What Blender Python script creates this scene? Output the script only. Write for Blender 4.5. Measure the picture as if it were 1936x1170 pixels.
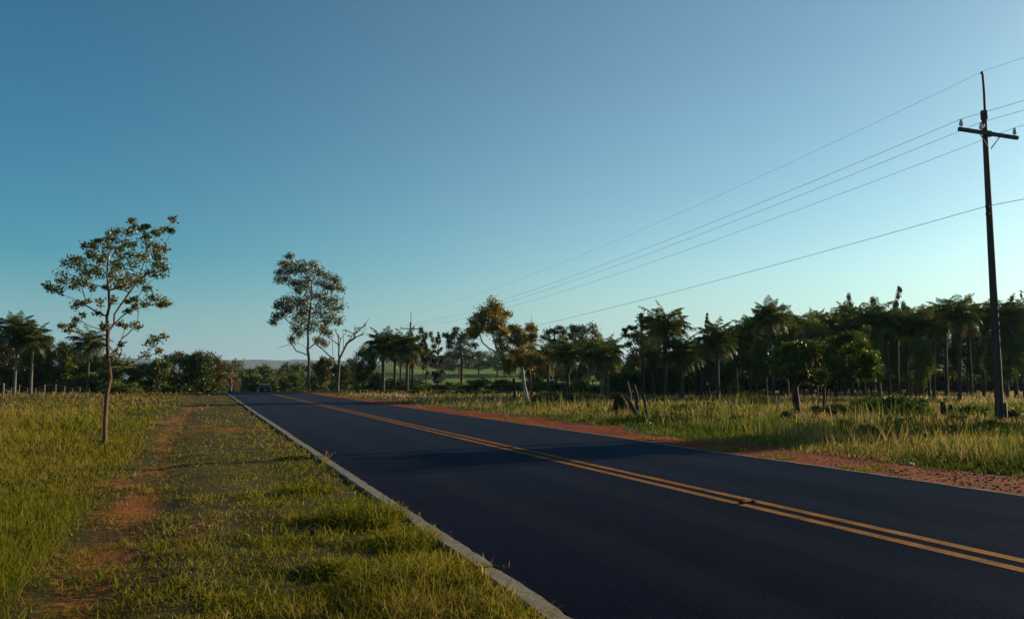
import bpy, math, random
import numpy as np
from mathutils import Vector
R = math.radians
random.seed(7)
rng = np.random.default_rng(7)
for o in list(bpy.data.objects): bpy.data.objects.remove(o)
SC = bpy.context.scene
COL = SC.collection

# ------------------------------------------------------------------ camera, sky, sun, exposure
F, CX, CY, HOR, EYE = 1500.0, 968.0, 585.0, 715.0, 1.6
PITCH = math.atan((HOR-CY)/F)
YAW = R(21.1)                       # the road runs along +Y, the camera looks 21 degrees right of it
cam_d = bpy.data.cameras.new('camera'); cam = bpy.data.objects.new('camera', cam_d); COL.objects.link(cam)
cam.location = (0, 0, EYE); cam.rotation_euler = (math.pi/2+PITCH, 0, -YAW)
cam_d.sensor_width = 36; cam_d.lens = 36*F/1936; cam_d.clip_end = 30000; cam_d.clip_start = .05
SC.camera = cam
SC.render.resolution_x, SC.render.resolution_y = 1024, 618
SUN_EL, SUN_AZ = R(15.5), YAW+R(60)   # azimuth clockwise from +Y
w = bpy.data.worlds.new('World'); SC.world = w; w.use_nodes = True
nt = w.node_tree; nt.nodes.clear()
sky = nt.nodes.new('ShaderNodeTexSky'); sky.sky_type = 'NISHITA'; sky.sun_disc = False
sky.sun_elevation = SUN_EL; sky.sun_rotation = SUN_AZ
sky.air_density = 1.0; sky.dust_density = 0.6; sky.ozone_density = 3.0; sky.altitude = 100
tint = nt.nodes.new('ShaderNodeMix'); tint.data_type = 'RGBA'; tint.blend_type = 'MULTIPLY'; tint.inputs[0].default_value = 1
tint.inputs[7].default_value = (.79, .905, .77, 1)
bg = nt.nodes.new('ShaderNodeBackground'); bg.inputs[1].default_value = 0.072
wo = nt.nodes.new('ShaderNodeOutputWorld')
nt.links.new(sky.outputs[0], tint.inputs[6]); gm = nt.nodes.new('ShaderNodeGamma'); gm.inputs[1].default_value = 1.12; nt.links.new(tint.outputs[2], gm.inputs[0]); 
tc_ = nt.nodes.new('ShaderNodeTexCoord'); sx = nt.nodes.new('ShaderNodeSeparateXYZ'); nt.links.new(tc_.outputs['Generated'], sx.inputs[0])
hr_ = nt.nodes.new('ShaderNodeMapRange'); hr_.inputs[1].default_value = -.02; hr_.inputs[2].default_value = .15; hr_.inputs[3].default_value = .78; hr_.inputs[4].default_value = 0; hr_.interpolation_type = 'SMOOTHSTEP'; nt.links.new(sx.outputs[2], hr_.inputs[0])
hb_ = nt.nodes.new('ShaderNodeMix'); hb_.data_type = 'RGBA'; nt.links.new(hr_.outputs[0], hb_.inputs[0]); pass; hb_.inputs[7].default_value = (3.0, 3.98, 4.6, 1)   # pale band of dusty air low in the sky
# the sky is deepest at right angles to the sun
dt_ = nt.nodes.new('ShaderNodeVectorMath'); dt_.operation = 'DOT_PRODUCT'; nt.links.new(tc_.outputs['Generated'], dt_.inputs[0])
dt_.inputs[1].default_value = (math.sin(SUN_AZ)*math.cos(SUN_EL), math.cos(SUN_AZ)*math.cos(SUN_EL), math.sin(SUN_EL))
da_ = nt.nodes.new('ShaderNodeMath'); da_.operation = 'ABSOLUTE'; nt.links.new(dt_.outputs['Value'], da_.inputs[0])
dr_ = nt.nodes.new('ShaderNodeMapRange'); dr_.interpolation_type = 'SMOOTHSTEP'; dr_.inputs[1].default_value = -.05; dr_.inputs[2].default_value = .72; nt.links.new(da_.outputs[0], dr_.inputs[0])
dm_ = nt.nodes.new('ShaderNodeMix'); dm_.data_type = 'RGBA'; nt.links.new(dr_.outputs[0], dm_.inputs[0]); dm_.inputs[6].default_value = (.36, .79, .93, 1); dm_.inputs[7].default_value = (1, 1, 1, 1)
df_ = nt.nodes.new('ShaderNodeMix'); df_.data_type = 'RGBA'; df_.blend_type = 'MULTIPLY'; df_.inputs[0].default_value = 1; nt.links.new(gm.outputs[0], df_.inputs[6]); nt.links.new(dm_.outputs[2], df_.inputs[7])
nt.links.new(df_.outputs[2], hb_.inputs[6]); nt.links.new(hb_.outputs[2], bg.inputs[0]); nt.links.new(bg.outputs[0], wo.inputs[0])
sd = bpy.data.lights.new('sun', 'SUN'); sd.energy = 5.0; sd.angle = R(.6); sd.color = (1, .80, .50)
sun = bpy.data.objects.new('sun', sd); COL.objects.link(sun); sun.location = (60, 10, 40)
sdir = Vector((math.sin(SUN_AZ)*math.cos(SUN_EL), math.cos(SUN_AZ)*math.cos(SUN_EL), math.sin(SUN_EL)))
sun.rotation_euler = sdir.to_track_quat('Z', 'Y').to_euler()
SC.view_settings.view_transform = 'Standard'; SC.view_settings.look = 'None'
SC.view_settings.exposure = 0.83; SC.view_settings.gamma = 1
SC.render.engine = 'CYCLES'

# ------------------------------------------------------------------ helpers
HD = np.array([math.sin(YAW), math.cos(YAW), 0.]); RT = np.array([math.cos(YAW), -math.sin(YAW), 0.]); UP = np.array([0, 0, 1.])
def at(px, py, D):
    """point of the place seen at photo pixel (px,py), D metres ahead of the camera"""
    u, v = (px-CX)/F, (CY-py)/F
    s = D/(math.cos(PITCH)-v*math.sin(PITCH))
    d = HD*math.cos(PITCH)+UP*math.sin(PITCH) + RT*u + (UP*math.cos(PITCH)-HD*math.sin(PITCH))*v
    return np.array([0, 0, EYE])+d*s
def _hash(ix, iy, seed):
    n = (ix.astype(np.int64)*374761393 + iy.astype(np.int64)*668265263 + seed*1442695041) & 0x7fffffff
    n = ((n ^ (n >> 13))*1274126177) & 0x7fffffff
    return ((n ^ (n >> 16)) & 0xffff)/65535.
def noise(x, y, s, seed=0):
    x = np.asarray(x, float)/s; y = np.asarray(y, float)/s
    ix, iy = np.floor(x), np.floor(y); fx, fy = x-ix, y-iy
    fx = fx*fx*(3-2*fx); fy = fy*fy*(3-2*fy)
    a, b = _hash(ix, iy, seed), _hash(ix+1, iy, seed); c, d = _hash(ix, iy+1, seed), _hash(ix+1, iy+1, seed)
    return (a*(1-fx)+b*fx)*(1-fy)+(c*(1-fx)+d*fx)*fy
def sst(a, b, x):
    t = np.clip((np.asarray(x, float)-a)/(b-a), 0, 1); return t*t*(3-2*t)
KL0, KL1, KR0, KR1 = 2.18, 2.36, 10.42, 10.50     # kerb strips left and right of the asphalt
def road_z(Y): return -6*sst(92, 239, Y)
def hz(X, Y):
    X = np.asarray(X, float); Y = np.asarray(Y, float)
    ang = X/np.maximum(np.abs(Y), 1.)
    z = road_z(Y) + 18*sst(240, 560, Y)*sst(.10, .22, ang)
    off = np.maximum(np.maximum(KL0-X, X-KR1), 0)
    rough = (noise(X, Y, 1.3, 1)-.5)*.07 + (noise(X, Y, .45, 2)-.5)*.045 + (noise(X, Y, 6, 3)-.5)*.22*sst(.5, 5, off)
    z = z + rough*sst(0, .5, off)
    z = z - .03*(X < KL0+.001) - .03*sst(0, .15, np.maximum(X-KR1, 0))
    z = z - .04*np.exp(-((X+.8)/.4)**2)                       # worn foot track
    z = z - .12*((X > KL0+.001) & (X < KR1-.001))
    z = z - .10*sst(13, 16, X)*(1-sst(50, 90, Y)) - .35*sst(3, 9, -X)*(1-sst(60, 90, Y))
    return z
def hz1(p): return float(hz(p[0], p[1]))
def gp(px, D):
    p = at(px, HOR+F*EYE/D, D); return np.array([p[0], p[1], hz1(p)])

def tag(o, label=None, cat=None, group=None, kind=None):
    if label: o['label'] = label
    if cat: o['category'] = cat
    if group: o['group'] = group
    if kind: o['kind'] = kind
    return o
def mesh(name, V, Fc, mat, attrs=None, smooth=True):
    """V (n,3); Fc list of (m,k) index arrays"""
    me = bpy.data.meshes.new(name)
    V = np.ascontiguousarray(V, dtype=np.float32)
    Fc = [np.asarray(f, dtype=np.int32) for f in Fc if len(f)]
    me.vertices.add(len(V)); me.vertices.foreach_set('co', V.ravel())
    loops = np.concatenate([f.ravel() for f in Fc]); tot = np.concatenate([np.full(len(f), f.shape[1], np.int32) for f in Fc])
    st = np.concatenate([[0], np.cumsum(tot)[:-1]]).astype(np.int32)
    me.loops.add(len(loops)); me.loops.foreach_set('vertex_index', loops)
    me.polygons.add(len(tot)); me.polygons.foreach_set('loop_start', st)
    me.polygons.foreach_set('use_smooth', np.full(len(tot), smooth, dtype=bool))
    if attrs:
        for k, a in attrs.items():
            at_ = me.attributes.new(k, 'FLOAT', 'POINT'); at_.data.foreach_set('value', np.ascontiguousarray(a, dtype=np.float32))
    me.update(calc_edges=True); me.validate()
    me.materials.append(mat)
    return me
def link(name, me, parent=None, loc=(0, 0, 0)):
    o = bpy.data.objects.new(name, me); COL.objects.link(o); o.location = loc
    if parent is not None: o.parent = parent
    return o
def empty(name, loc, rz=0):
    o = bpy.data.objects.new(name, None); COL.objects.link(o); o.location = loc; o.rotation_euler = (0, 0, rz); o.empty_display_size = .3
    return o
class MB:
    def __init__(s): s.v = []; s.f = {}; s.n = 0
    def add(s, V, Fs):
        V = np.asarray(V, float)
        for f in Fs:
            f = np.asarray(f, int)
            if len(f): s.f.setdefault(f.shape[1], []).append(f+s.n)
        s.v.append(V); s.n += len(V)
    def tube(s, P, rad, n=6, cap=True):
        P = np.asarray(P, float); rad = np.broadcast_to(np.asarray(rad, float), (len(P),))
        T = np.gradient(P, axis=0); T /= np.linalg.norm(T, axis=1)[:, None]+1e-9
        a = np.array([1., 0, 0]) if abs(T[0][0]) < .8 else np.array([0, 1., 0])
        U = np.cross(T, a); U /= np.linalg.norm(U, axis=1)[:, None]+1e-9
        W = np.cross(T, U); th = np.arange(n)*2*math.pi/n
        V = P[:, None]+rad[:, None, None]*(np.cos(th)[None, :, None]*U[:, None]+np.sin(th)[None, :, None]*W[:, None])
        m = len(P); i = np.arange(m-1)[:, None]*n; j = np.arange(n)[None, :]; k = (j+1) % n
        q = np.stack([i+j, i+k, i+n+k, i+n+j], -1).reshape(-1, 4)
        V = V.reshape(-1, 3); fs = [q]
        if cap: fs.append([list(range(n))[::-1]]); fs.append([[(m-1)*n+x for x in range(n)]])
        s.add(V, fs)
    def box(s, c, d, rz=0, M=None, bev=0):
        x, y, z = [q/2 for q in d]
        pts = [(-x, -y, -z), (x, -y, -z), (x, y, -z), (-x, y, -z), (-x, -y, z), (x, -y, z), (x, y, z), (-x, y, z)]
        V = np.array(pts)
        if rz: V = V@np.array([[math.cos(rz), math.sin(rz), 0], [-math.sin(rz), math.cos(rz), 0], [0, 0, 1]])
        s.add(V+np.array(c), [[(0, 3, 2, 1), (4, 5, 6, 7), (0, 1, 5, 4), (1, 2, 6, 5), (2, 3, 7, 6), (3, 0, 4, 7)]])
    def lathe(s, prof, c=(0, 0, 0), n=12):
        P = np.array([(c[0], c[1], c[2]+z) for r, z in prof]); th = np.arange(n)*2*math.pi/n
        V = P[:, None]+np.array([r for r, z in prof])[:, None, None]*np.stack([np.cos(th), np.sin(th), th*0], -1)[None]
        m = len(P); i = np.arange(m-1)[:, None]*n; j = np.arange(n)[None, :]; k = (j+1) % n
        q = np.stack([i+j, i+k, i+n+k, i+n+j], -1).reshape(-1, 4)
        s.add(V.reshape(-1, 3), [q, [list(range(n))[::-1]], [[(m-1)*n+x for x in range(n)]]])
    def mesh(s, name, mat, smooth=True): return mesh(name, np.concatenate(s.v), [np.concatenate(f) for f in s.f.values()], mat, smooth=smooth)
    def build(s, name, mat, parent=None, smooth=True, loc=(0, 0, 0)): return link(name, s.mesh(name, mat, smooth), parent, loc)

# ------------------------------------------------------------------ materials
def nodes(name):
    m = bpy.data.materials.new(name); m.use_nodes = True; n = m.node_tree; n.nodes.clear()
    out = n.nodes.new('ShaderNodeOutputMaterial'); return m, n, out
def ramp(n, fac, stops):
    r = n.nodes.new('ShaderNodeValToRGB'); e = r.color_ramp.elements
    while len(e) < len(stops): e.new(.5)
    for x, (p, c) in zip(e, stops): x.position = p; x.color = (*c, 1)
    n.links.new(fac, r.inputs[0]); return r.outputs[0]
def ntex(n, scale, detail=4, rough=.6, coord=None, vec_scale=None):
    t = n.nodes.new('ShaderNodeTexNoise'); t.inputs['Scale'].default_value = scale; t.inputs['Detail'].default_value = detail; t.inputs['Roughness'].default_value = rough
    g = n.nodes.new('ShaderNodeNewGeometry').outputs['Position'] if coord is None else coord
    if vec_scale:
        mp = n.nodes.new('ShaderNodeMapping'); mp.inputs['Scale'].default_value = vec_scale; n.links.new(g, mp.inputs[0]); g = mp.outputs[0]
    n.links.new(g, t.inputs['Vector']); return t.outputs['Fac']
def mix(n, a, b, f, mode='MIX'):
    m = n.nodes.new('ShaderNodeMix'); m.data_type = 'RGBA'; m.blend_type = mode
    for sck, v in ((0, f), (6, a), (7, b)):
        if isinstance(v, (int, float)): m.inputs[sck].default_value = v
        elif isinstance(v, tuple): m.inputs[sck].default_value = (*v, 1)
        else: n.links.new(v, m.inputs[sck])
    return m.outputs[2]
def mth(n, op, a, b=0., clamp=False):
    m = n.nodes.new('ShaderNodeMath'); m.operation = op; m.use_clamp = clamp
    for i, v in enumerate((a, b)):
        if isinstance(v, (int, float)): m.inputs[i].default_value = v
        else: n.links.new(v, m.inputs[i])
    return m.outputs[0]
def bump(n, h, strength=.5, dist=.02):
    b = n.nodes.new('ShaderNodeBump'); b.inputs['Strength'].default_value = strength; b.inputs['Distance'].default_value = dist
    n.links.new(h, b.inputs['Height']); return b.outputs[0]
def surf(name, ca, cb, scale=6, rough=.8, bmp=.4, bdist=.02, metal=0, spec=.3, vs=None, coat=0):
    m, n, out = nodes(name); p = n.nodes.new('ShaderNodeBsdfPrincipled'); n.links.new(p.outputs[0], out.inputs[0])
    f = ntex(n, scale, 6, .65, vec_scale=vs)
    n.links.new(ramp(n, f, [(.3, ca), (.7, cb)]), p.inputs['Base Color'])
    p.inputs['Roughness'].default_value = rough; p.inputs['Metallic'].default_value = metal; p.inputs['Specular IOR Level'].default_value = spec
    if bmp: n.links.new(bump(n, f, bmp, bdist), p.inputs['Normal'])
    return m
def foliage(name, ca, cb, cc, scale=1.2, trans=.35, gloss=.06):
    m, n, out = nodes(name)
    f1 = ntex(n, scale, 2, .5); f2 = ntex(n, 9, 1, .5)
    rnd = n.nodes.new('ShaderNodeObjectInfo').outputs['Random']
    v = mth(n, 'ADD', mth(n, 'MULTIPLY', f1, .7), mth(n, 'MULTIPLY', f2, .45)); v = mth(n, 'ADD', v, mth(n, 'MULTIPLY', mth(n, 'SUBTRACT', rnd, .5), .18))
    c = ramp(n, v, [(.38, ca), (.58, cb), (.78, cc)])
    d = n.nodes.new('ShaderNodeBsdfDiffuse'); t = n.nodes.new('ShaderNodeBsdfTranslucent'); g = n.nodes.new('ShaderNodeBsdfGlossy'); g.inputs['Roughness'].default_value = .45
    g.inputs['Color'].default_value = (.8, .85, .8, 1)
    n.links.new(c, d.inputs[0])
    tc = mix(n, c, (1.15, 1.05, .5), 1., 'MULTIPLY'); n.links.new(tc, t.inputs[0])
    m1 = n.nodes.new('ShaderNodeMixShader'); m1.inputs[0].default_value = trans; n.links.new(d.outputs[0], m1.inputs[1]); n.links.new(t.outputs[0], m1.inputs[2])
    m2 = n.nodes.new('ShaderNodeMixShader'); m2.inputs[0].default_value = gloss; n.links.new(m1.outputs[0], m2.inputs[1]); n.links.new(g.outputs[0], m2.inputs[2])
    n.links.new(m2.outputs[0], out.inputs[0]); return m
def blades_mat(name, stops):
    m, n, out = nodes(name)
    a = n.nodes.new('ShaderNodeAttribute'); a.attribute_name = 'tint'
    c = ramp(n, a.outputs['Fac'], stops)
    d = n.nodes.new('ShaderNodeBsdfDiffuse'); t = n.nodes.new('ShaderNodeBsdfTranslucent')
    n.links.new(c, d.inputs[0]); n.links.new(c, t.inputs[0])
    m1 = n.nodes.new('ShaderNodeMixShader'); m1.inputs[0].default_value = .5; n.links.new(d.outputs[0], m1.inputs[1]); n.links.new(t.outputs[0], m1.inputs[2])
    n.links.new(m1.outputs[0], out.inputs[0]); return m

M = {}
# ground: soil where the 'soil' attribute says so, thatch of dead and green grass elsewhere
m, n, out = nodes('ground'); p = n.nodes.new('ShaderNodeBsdfPrincipled'); n.links.new(p.outputs[0], out.inputs[0]); p.inputs['Roughness'].default_value = .95; p.inputs['Specular IOR Level'].default_value = .1
a = n.nodes.new('ShaderNodeAttribute'); a.attribute_name = 'soil'
n1, n2, n3 = ntex(n, .6, 5, .6), ntex(n, 9, 6, .7), ntex(n, 60, 3, .7)
soilf = mth(n, 'ADD', a.outputs['Fac'], mth(n, 'MULTIPLY', mth(n, 'SUBTRACT', n2, .5), 1.6)); soilf = mth(n, 'MULTIPLY', mth(n, 'SUBTRACT', soilf, .35), 3., True)
grassc = mix(n, ramp(n, n1, [(.35, (.024, .030, .008)), (.65, (.060, .050, .014))]), ramp(n, n2, [(.3, (.018, .017, .007)), (.7, (.09, .065, .022))]), .5)
soilc = ramp(n, n2, [(.3, (.10, .034, .010)), (.55, (.25, .080, .022)), (.8, (.38, .14, .042))])
farA = n.nodes.new('ShaderNodeAttribute'); farA.attribute_name = 'meadow'
meadow = ramp(n, ntex(n, .03, 4, .6), [(.35, (.075, .125, .022)), (.7, (.15, .19, .045))])
gc = mix(n, grassc, meadow, farA.outputs['Fac']); gc = mix(n, gc, soilc, soilf)
n.links.new(gc, p.inputs['Base Color'])
n.links.new(bump(n, mth(n, 'ADD', n2, mth(n, 'MULTIPLY', n3, .35)), .8, .05), p.inputs['Normal']); M['ground'] = m
# red dirt
m, n, out = nodes('red_dirt'); p = n.nodes.new('ShaderNodeBsdfPrincipled'); n.links.new(p.outputs[0], out.inputs[0]); p.inputs['Roughness'].default_value = .95; p.inputs['Specular IOR Level'].default_value = .1
n1, n2, n3 = ntex(n, 1.1, 5, .6), ntex(n, 7, 6, .75), ntex(n, 45, 3, .7)
c = mix(n, ramp(n, n2, [(.3, (.025, .006, .003)), (.5, (.17, .030, .005)), (.75, (.30, .062, .010))]), ramp(n, n1, [(.35, (.07, .012, .003)), (.65, (.26, .052, .008))]), .45)
n.links.new(c, p.inputs['Base Color']); n.links.new(bump(n, mth(n, 'ADD', n2, mth(n, 'MULTIPLY', n3, .4)), 1., .07), p.inputs['Normal']); M['dirt'] = m
# asphalt
m, n, out = nodes('asphalt'); p = n.nodes.new('ShaderNodeBsdfPrincipled'); n.links.new(p.outputs[0], out.inputs[0])
fine = ntex(n, 140, 2, .8); agg = ntex(n, 38, 3, .8); mid = ntex(n, .5, 5, .65, vec_scale=(1.6, .16, 1)); big = ntex(n, 1.7, 6, .7)
c = ramp(n, mth(n, 'ADD', mth(n, 'MULTIPLY', fine, .5), mth(n, 'MULTIPLY', agg, .5)), [(.42, (.0012, .0018, .008)), (.54, (.005, .0058, .018)), (.62, (.024, .024, .036)), (.68, (.17, .165, .175))])  # aggregate grain; its palest stop paints sunlit sparkle into the colour
c = mix(n, c, (.002, .0024, .006), mth(n, 'MULTIPLY', mth(n, 'SUBTRACT', mid, .40), 2.4, True)); c = mix(n, c, (.016, .0145, .017), mth(n, 'MULTIPLY', mth(n, 'SUBTRACT', big, .56), 1.6, True))
gp_ = n.nodes.new('ShaderNodeNewGeometry'); sp_ = n.nodes.new('ShaderNodeSeparateXYZ'); n.links.new(gp_.outputs['Position'], sp_.inputs[0])   # wheel tracks polished paler along the lanes
wv = mth(n, 'COSINE', mth(n, 'MULTIPLY', mth(n, 'SUBTRACT', sp_.outputs[0], 3.65), 3.45)); wv = mth(n, 'MULTIPLY', mth(n, 'MULTIPLY', mth(n, 'SUBTRACT', wv, .1), .55, True), mth(n, 'ADD', .35, mid))
c = mix(n, c, (.012, .0125, .021), wv)
nb = bump(n, mth(n, 'ADD', fine, mth(n, 'ADD', agg, big)), .7, .008)
n.nodes.remove(p); di = n.nodes.new('ShaderNodeBsdfDiffuse'); gl = n.nodes.new('ShaderNodeBsdfGlossy'); gl.inputs['Color'].default_value = (.62, .80, 1, 1)
n.links.new(c, di.inputs['Color']); n.links.new(nb, di.inputs['Normal']); n.links.new(nb, gl.inputs['Normal']); n.links.new(mth(n, 'ADD', .32, mth(n, 'MULTIPLY', big, .3)), gl.inputs['Roughness'])
lw = n.nodes.new('ShaderNodeLayerWeight'); lw.inputs[0].default_value = .5; gf = mth(n, 'ADD', .004, mth(n, 'MULTIPLY', mth(n, 'POWER', lw.outputs['Facing'], 9.), .085))
mx_ = n.nodes.new('ShaderNodeMixShader'); n.links.new(gf, mx_.inputs[0]); n.links.new(di.outputs[0], mx_.inputs[1]); n.links.new(gl.outputs[0], mx_.inputs[2]); n.links.new(mx_.outputs[0], out.inputs[0])
M['asphalt'] = m
# worn yellow paint
m, n, out = nodes('yellow_paint'); p = n.nodes.new('ShaderNodeBsdfPrincipled'); n.links.new(p.outputs[0], out.inputs[0]); p.inputs['Roughness'].default_value = .9; p.inputs['Specular IOR Level'].default_value = .05
f = ntex(n, 40, 5, .75); g_ = ntex(n, 3, 4, .6)
c = ramp(n, mth(n, 'ADD', mth(n, 'MULTIPLY', f, .6), mth(n, 'MULTIPLY', g_, .4)), [(.38, (.02, .014, .010)), (.50, (.19, .075, .014)), (.72, (.34, .14, .022))])
n.links.new(c, p.inputs['Base Color']); M['yellow'] = m
M['tar'] = surf('tar', (.012, .012, .014), (.022, .02, .02), 30, .6, .3, .004)
M['concrete'] = surf('kerb_concrete', (.07, .06, .052), (.19, .168, .145), 14, .9, .5, .01)
M['bark'] = surf('bark', (.018, .013, .010), (.07, .052, .040), 9, .95, .8, .03, vs=(1, 1, .25))
M['bark_red'] = surf('bark_reddish', (.055, .03, .02), (.17, .095, .06), 14, .9, .6, .01, vs=(1, 1, .3))
M['bark_pale'] = surf('bark_pale', (.12, .10, .08), (.42, .37, .31), 6, .85, .5, .02, vs=(1, 1, .35))
M['bark_dead'] = surf('bark_dead', (.05, .038, .034), (.15, .115, .10), 6, .9, .6, .02, vs=(1, 1, .3))
M['palm_bark'] = surf('palm_bark', (.022, .018, .016), (.085, .072, .062), 5, .9, .9, .04, vs=(1, 1, 3.5))
M['pole_wood'] = surf('pole_wood', (.022, .015, .016), (.075, .05, .048), 8, .8, .5, .01, vs=(1, 1, .08), spec=.4)
M['charred'] = surf('charred_wood', (.010, .009, .008), (.05, .042, .036), 10, .9, .9, .03, vs=(1, 1, .3))
M['fence_wood'] = surf('fence_wood', (.08, .07, .06), (.26, .235, .21), 10, .9, .4, .01)
M['galv'] = surf('galvanised', (.03, .028, .032), (.06, .056, .06), 30, .7, .1, .003, metal=.2)
M['porcelain'] = surf('porcelain', (.32, .30, .28), (.5, .48, .46), 5, .18, 0, .01, spec=.6)
M['mound'] = surf('mound_soil', (.014, .006, .005), (.042, .016, .011), 7, .98, 1., .06)
M['wire'] = surf('wire', (.035, .033, .035), (.06, .058, .06), 5, .5, 0)
M['clod'] = surf('clods', (.05, .015, .006), (.17, .052, .022), 9, .95, .5, .01)
M['leaf_hero'] = foliage('leaf_sapling', (.035, .055, .018), (.065, .090, .025), (.13, .11, .035), 2.2, .42, .05)
M['leaf_euc'] = foliage('leaf_gum', (.045, .050, .016), (.11, .10, .026), (.20, .14, .045), .8, .38, .05)
M['leaf_gold'] = foliage('leaf_golden', (.055, .065, .012), (.16, .14, .018), (.32, .22, .03), .8, .4, .05)
M['leaf_dark'] = foliage('leaf_dark', (.026, .048, .009), (.060, .092, .014), (.11, .14, .024), .5, .3, .04)
M['leaf_green'] = foliage('leaf_green', (.030, .055, .010), (.075, .11, .014), (.13, .16, .022), .9, .4, .04)
M['leaf_grey'] = foliage('leaf_grey', (.03, .04, .028), (.055, .065, .04), (.09, .09, .06), .6, .3, .05)
M['leaf_brown'] = foliage('leaf_olive', (.032, .038, .012), (.070, .065, .018), (.12, .085, .03), .5, .32, .04)
M['palm_leaf'] = foliage('palm_leaf', (.026, .046, .012), (.058, .085, .018), (.115, .135, .03), .6, .36, .035)
M['palm_dead'] = foliage('palm_dead_leaf', (.07, .042, .024), (.13, .078, .042), (.2, .13, .07), 1, .3, .03)
M['leaf_bright'] = foliage('leaf_bright', (.06, .09, .012), (.12, .15, .02), (.19, .2, .035), .9, .42, .03)
M['grass'] = blades_mat('grass_blades', [(0, (.045, .070, .006)), (.3, (.125, .130, .012)), (.55, (.21, .175, .025)), (.8, (.27, .185, .045)), (1, (.46, .33, .15))])
M['drygrass'] = blades_mat('tall_grass_blades', [(0, (.040, .072, .010)), (.35, (.095, .120, .020)), (.6, (.18, .155, .040)), (.85, (.30, .20, .085)), (1, (.46, .33, .2))])
M['hill'] = surf('hill_forest', (.012, .028, .016), (.03, .05, .025), .01, 1, .5, 10)

# ------------------------------------------------------------------ ground, road, kerbs
def axis(lo, hi, c0, c1, fine, grow):
    a = list(np.arange(c0, c1+fine, fine)); s = fine
    x = a[-1]
    while x < hi: s *= grow; x += s; a.append(x)
    s = fine; x = c0; b = []
    while x > lo: s *= grow; x -= s; b.append(x)
    return np.array(b[::-1]+a)
gx = axis(-6500, 9000, -9, 2, .16, 1.045); gx = gx[(np.abs(gx-KL0) > .05) & (np.abs(gx-KR1) > .05) & ~((gx > KL0) & (gx < KR1))]
gx = np.sort(np.concatenate([gx, [KL0, KL0+.01, 5, 8, KR1-.01, KR1], np.arange(10.75, 16, .25)]))
gy = axis(-60, 12000, 2.5, 24, .16, 1.032)
GX, GY = np.meshgrid(gx, gy); GZ = hz(GX, GY)
V = np.stack([GX, GY, GZ], -1).reshape(-1, 3); nx, ny = len(gx), len(gy)
i = np.arange(ny-1)[:, None]*nx; j = np.arange(nx-1)[None]
Q = np.stack([i+j, i+j+1, i+nx+j+1, i+nx+j], -1).reshape(-1, 4)
X, Y = V[:, 0], V[:, 1]
def soil_f(X, Y):
    path = np.exp(-((X+.80+(noise(X*0, Y, 5, 9)-.5)*.4)/(.32+.32*noise(X, Y, 3, 8)))**2)*(.24+.60*noise(X, Y, 1.1, 12))*(1-.45*sst(30, 80, Y))
    lawn = .42*sst(.62, .8, noise(X, Y, 1.6, 5))*(X > -2)*(X < KL0) + .35*(sst(.5, .7, noise(X, Y, .5, 6))*(X > -2.2)*(X < KL0))
    sh = (1-sst(11, 12.4, X+(noise(X, Y, 1.2, 4)-.5)*.8))*(X > KR1-.01)
    bank = .9*np.exp(-((X+20)/5)**2-((Y-73)/10)**2)
    return np.clip(np.maximum.reduce([path, lawn*.8, sh, bank, .12+0*X]), 0, 1)
ground = link('ground', mesh('ground', V, [Q], M['ground'], {'soil': soil_f(X, Y), 'meadow': sst(110, 200, Y)})); tag(ground, kind='structure')

def strip(name, x0, x1, dz, mat, y0=-50, y1=900, nX=2, edge=None, th=0.):
    ys = np.concatenate([np.arange(y0, 40, .5), axis(40, y1, 40, 41, .6, 1.02)]); ys = np.unique(ys)
    if edge is None: xs = np.linspace(x0, x1, nX)[None].repeat(len(ys), 0)
    else: xs = np.linspace(x0, 1, nX)[None]*0 + np.linspace(0, 1, nX)[None]*(edge(ys)[:, None]-x0)+x0
    z = road_z(ys)[:, None]+dz+0*xs
    if callable(mat): pass
    V = np.stack([xs, ys[:, None]+0*xs, z], -1).reshape(-1, 3); m_ = len(ys)
    i = np.arange(m_-1)[:, None]*nX; j = np.arange(nX-1)[None]
    Q = np.stack([i+j, i+j+1, i+nX+j+1, i+nX+j], -1).reshape(-1, 4)
    return link(name, mesh(name, V, [Q], mat))
tag(strip('road', KL1-.002, KR0+.002, 0, M['asphalt'], nX=9), kind='structure')
tag(strip('road_marking', 6.36, 6.51, .004, M['yellow']), kind='structure')
tag(strip('road_marking', 6.69, 6.84, .004, M['yellow']), kind='structure')
# dirt shoulder: its own sheet with a ragged outer edge
def sh_z(X, Y): return hz(X, Y)+.012+.05*(noise(X, Y, .5, 21)-.5)*sst(10.7, 11.2, X)*0
ys = np.unique(np.concatenate([np.arange(-30, 60, .22), np.arange(60, 130, .8)])); nX = 14
e = 12.55 + (noise(ys*0, ys, 1.4, 31)-.5)*1.3 + (noise(ys*0, ys, .5, 32)-.5)*.5 - .9*sst(25, 80, ys)
xs = KR1+.001+np.linspace(0, 1, nX)[None]*(e[:, None]-KR1); YY = ys[:, None]+0*xs
V = np.stack([xs, YY, sh_z(xs, YY)-.03*(np.linspace(0, 1, nX)[None] > .99)], -1).reshape(-1, 3); i = np.arange(len(ys)-1)[:, None]*nX; j = np.arange(nX-1)[None]
tag(link('dirt_shoulder', mesh('dirt_shoulder', V, [np.stack([i+j, i+j+1, i+nX+j+1, i+nX+j], -1).reshape(-1, 4)], M['dirt'])), kind='structure')
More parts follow.
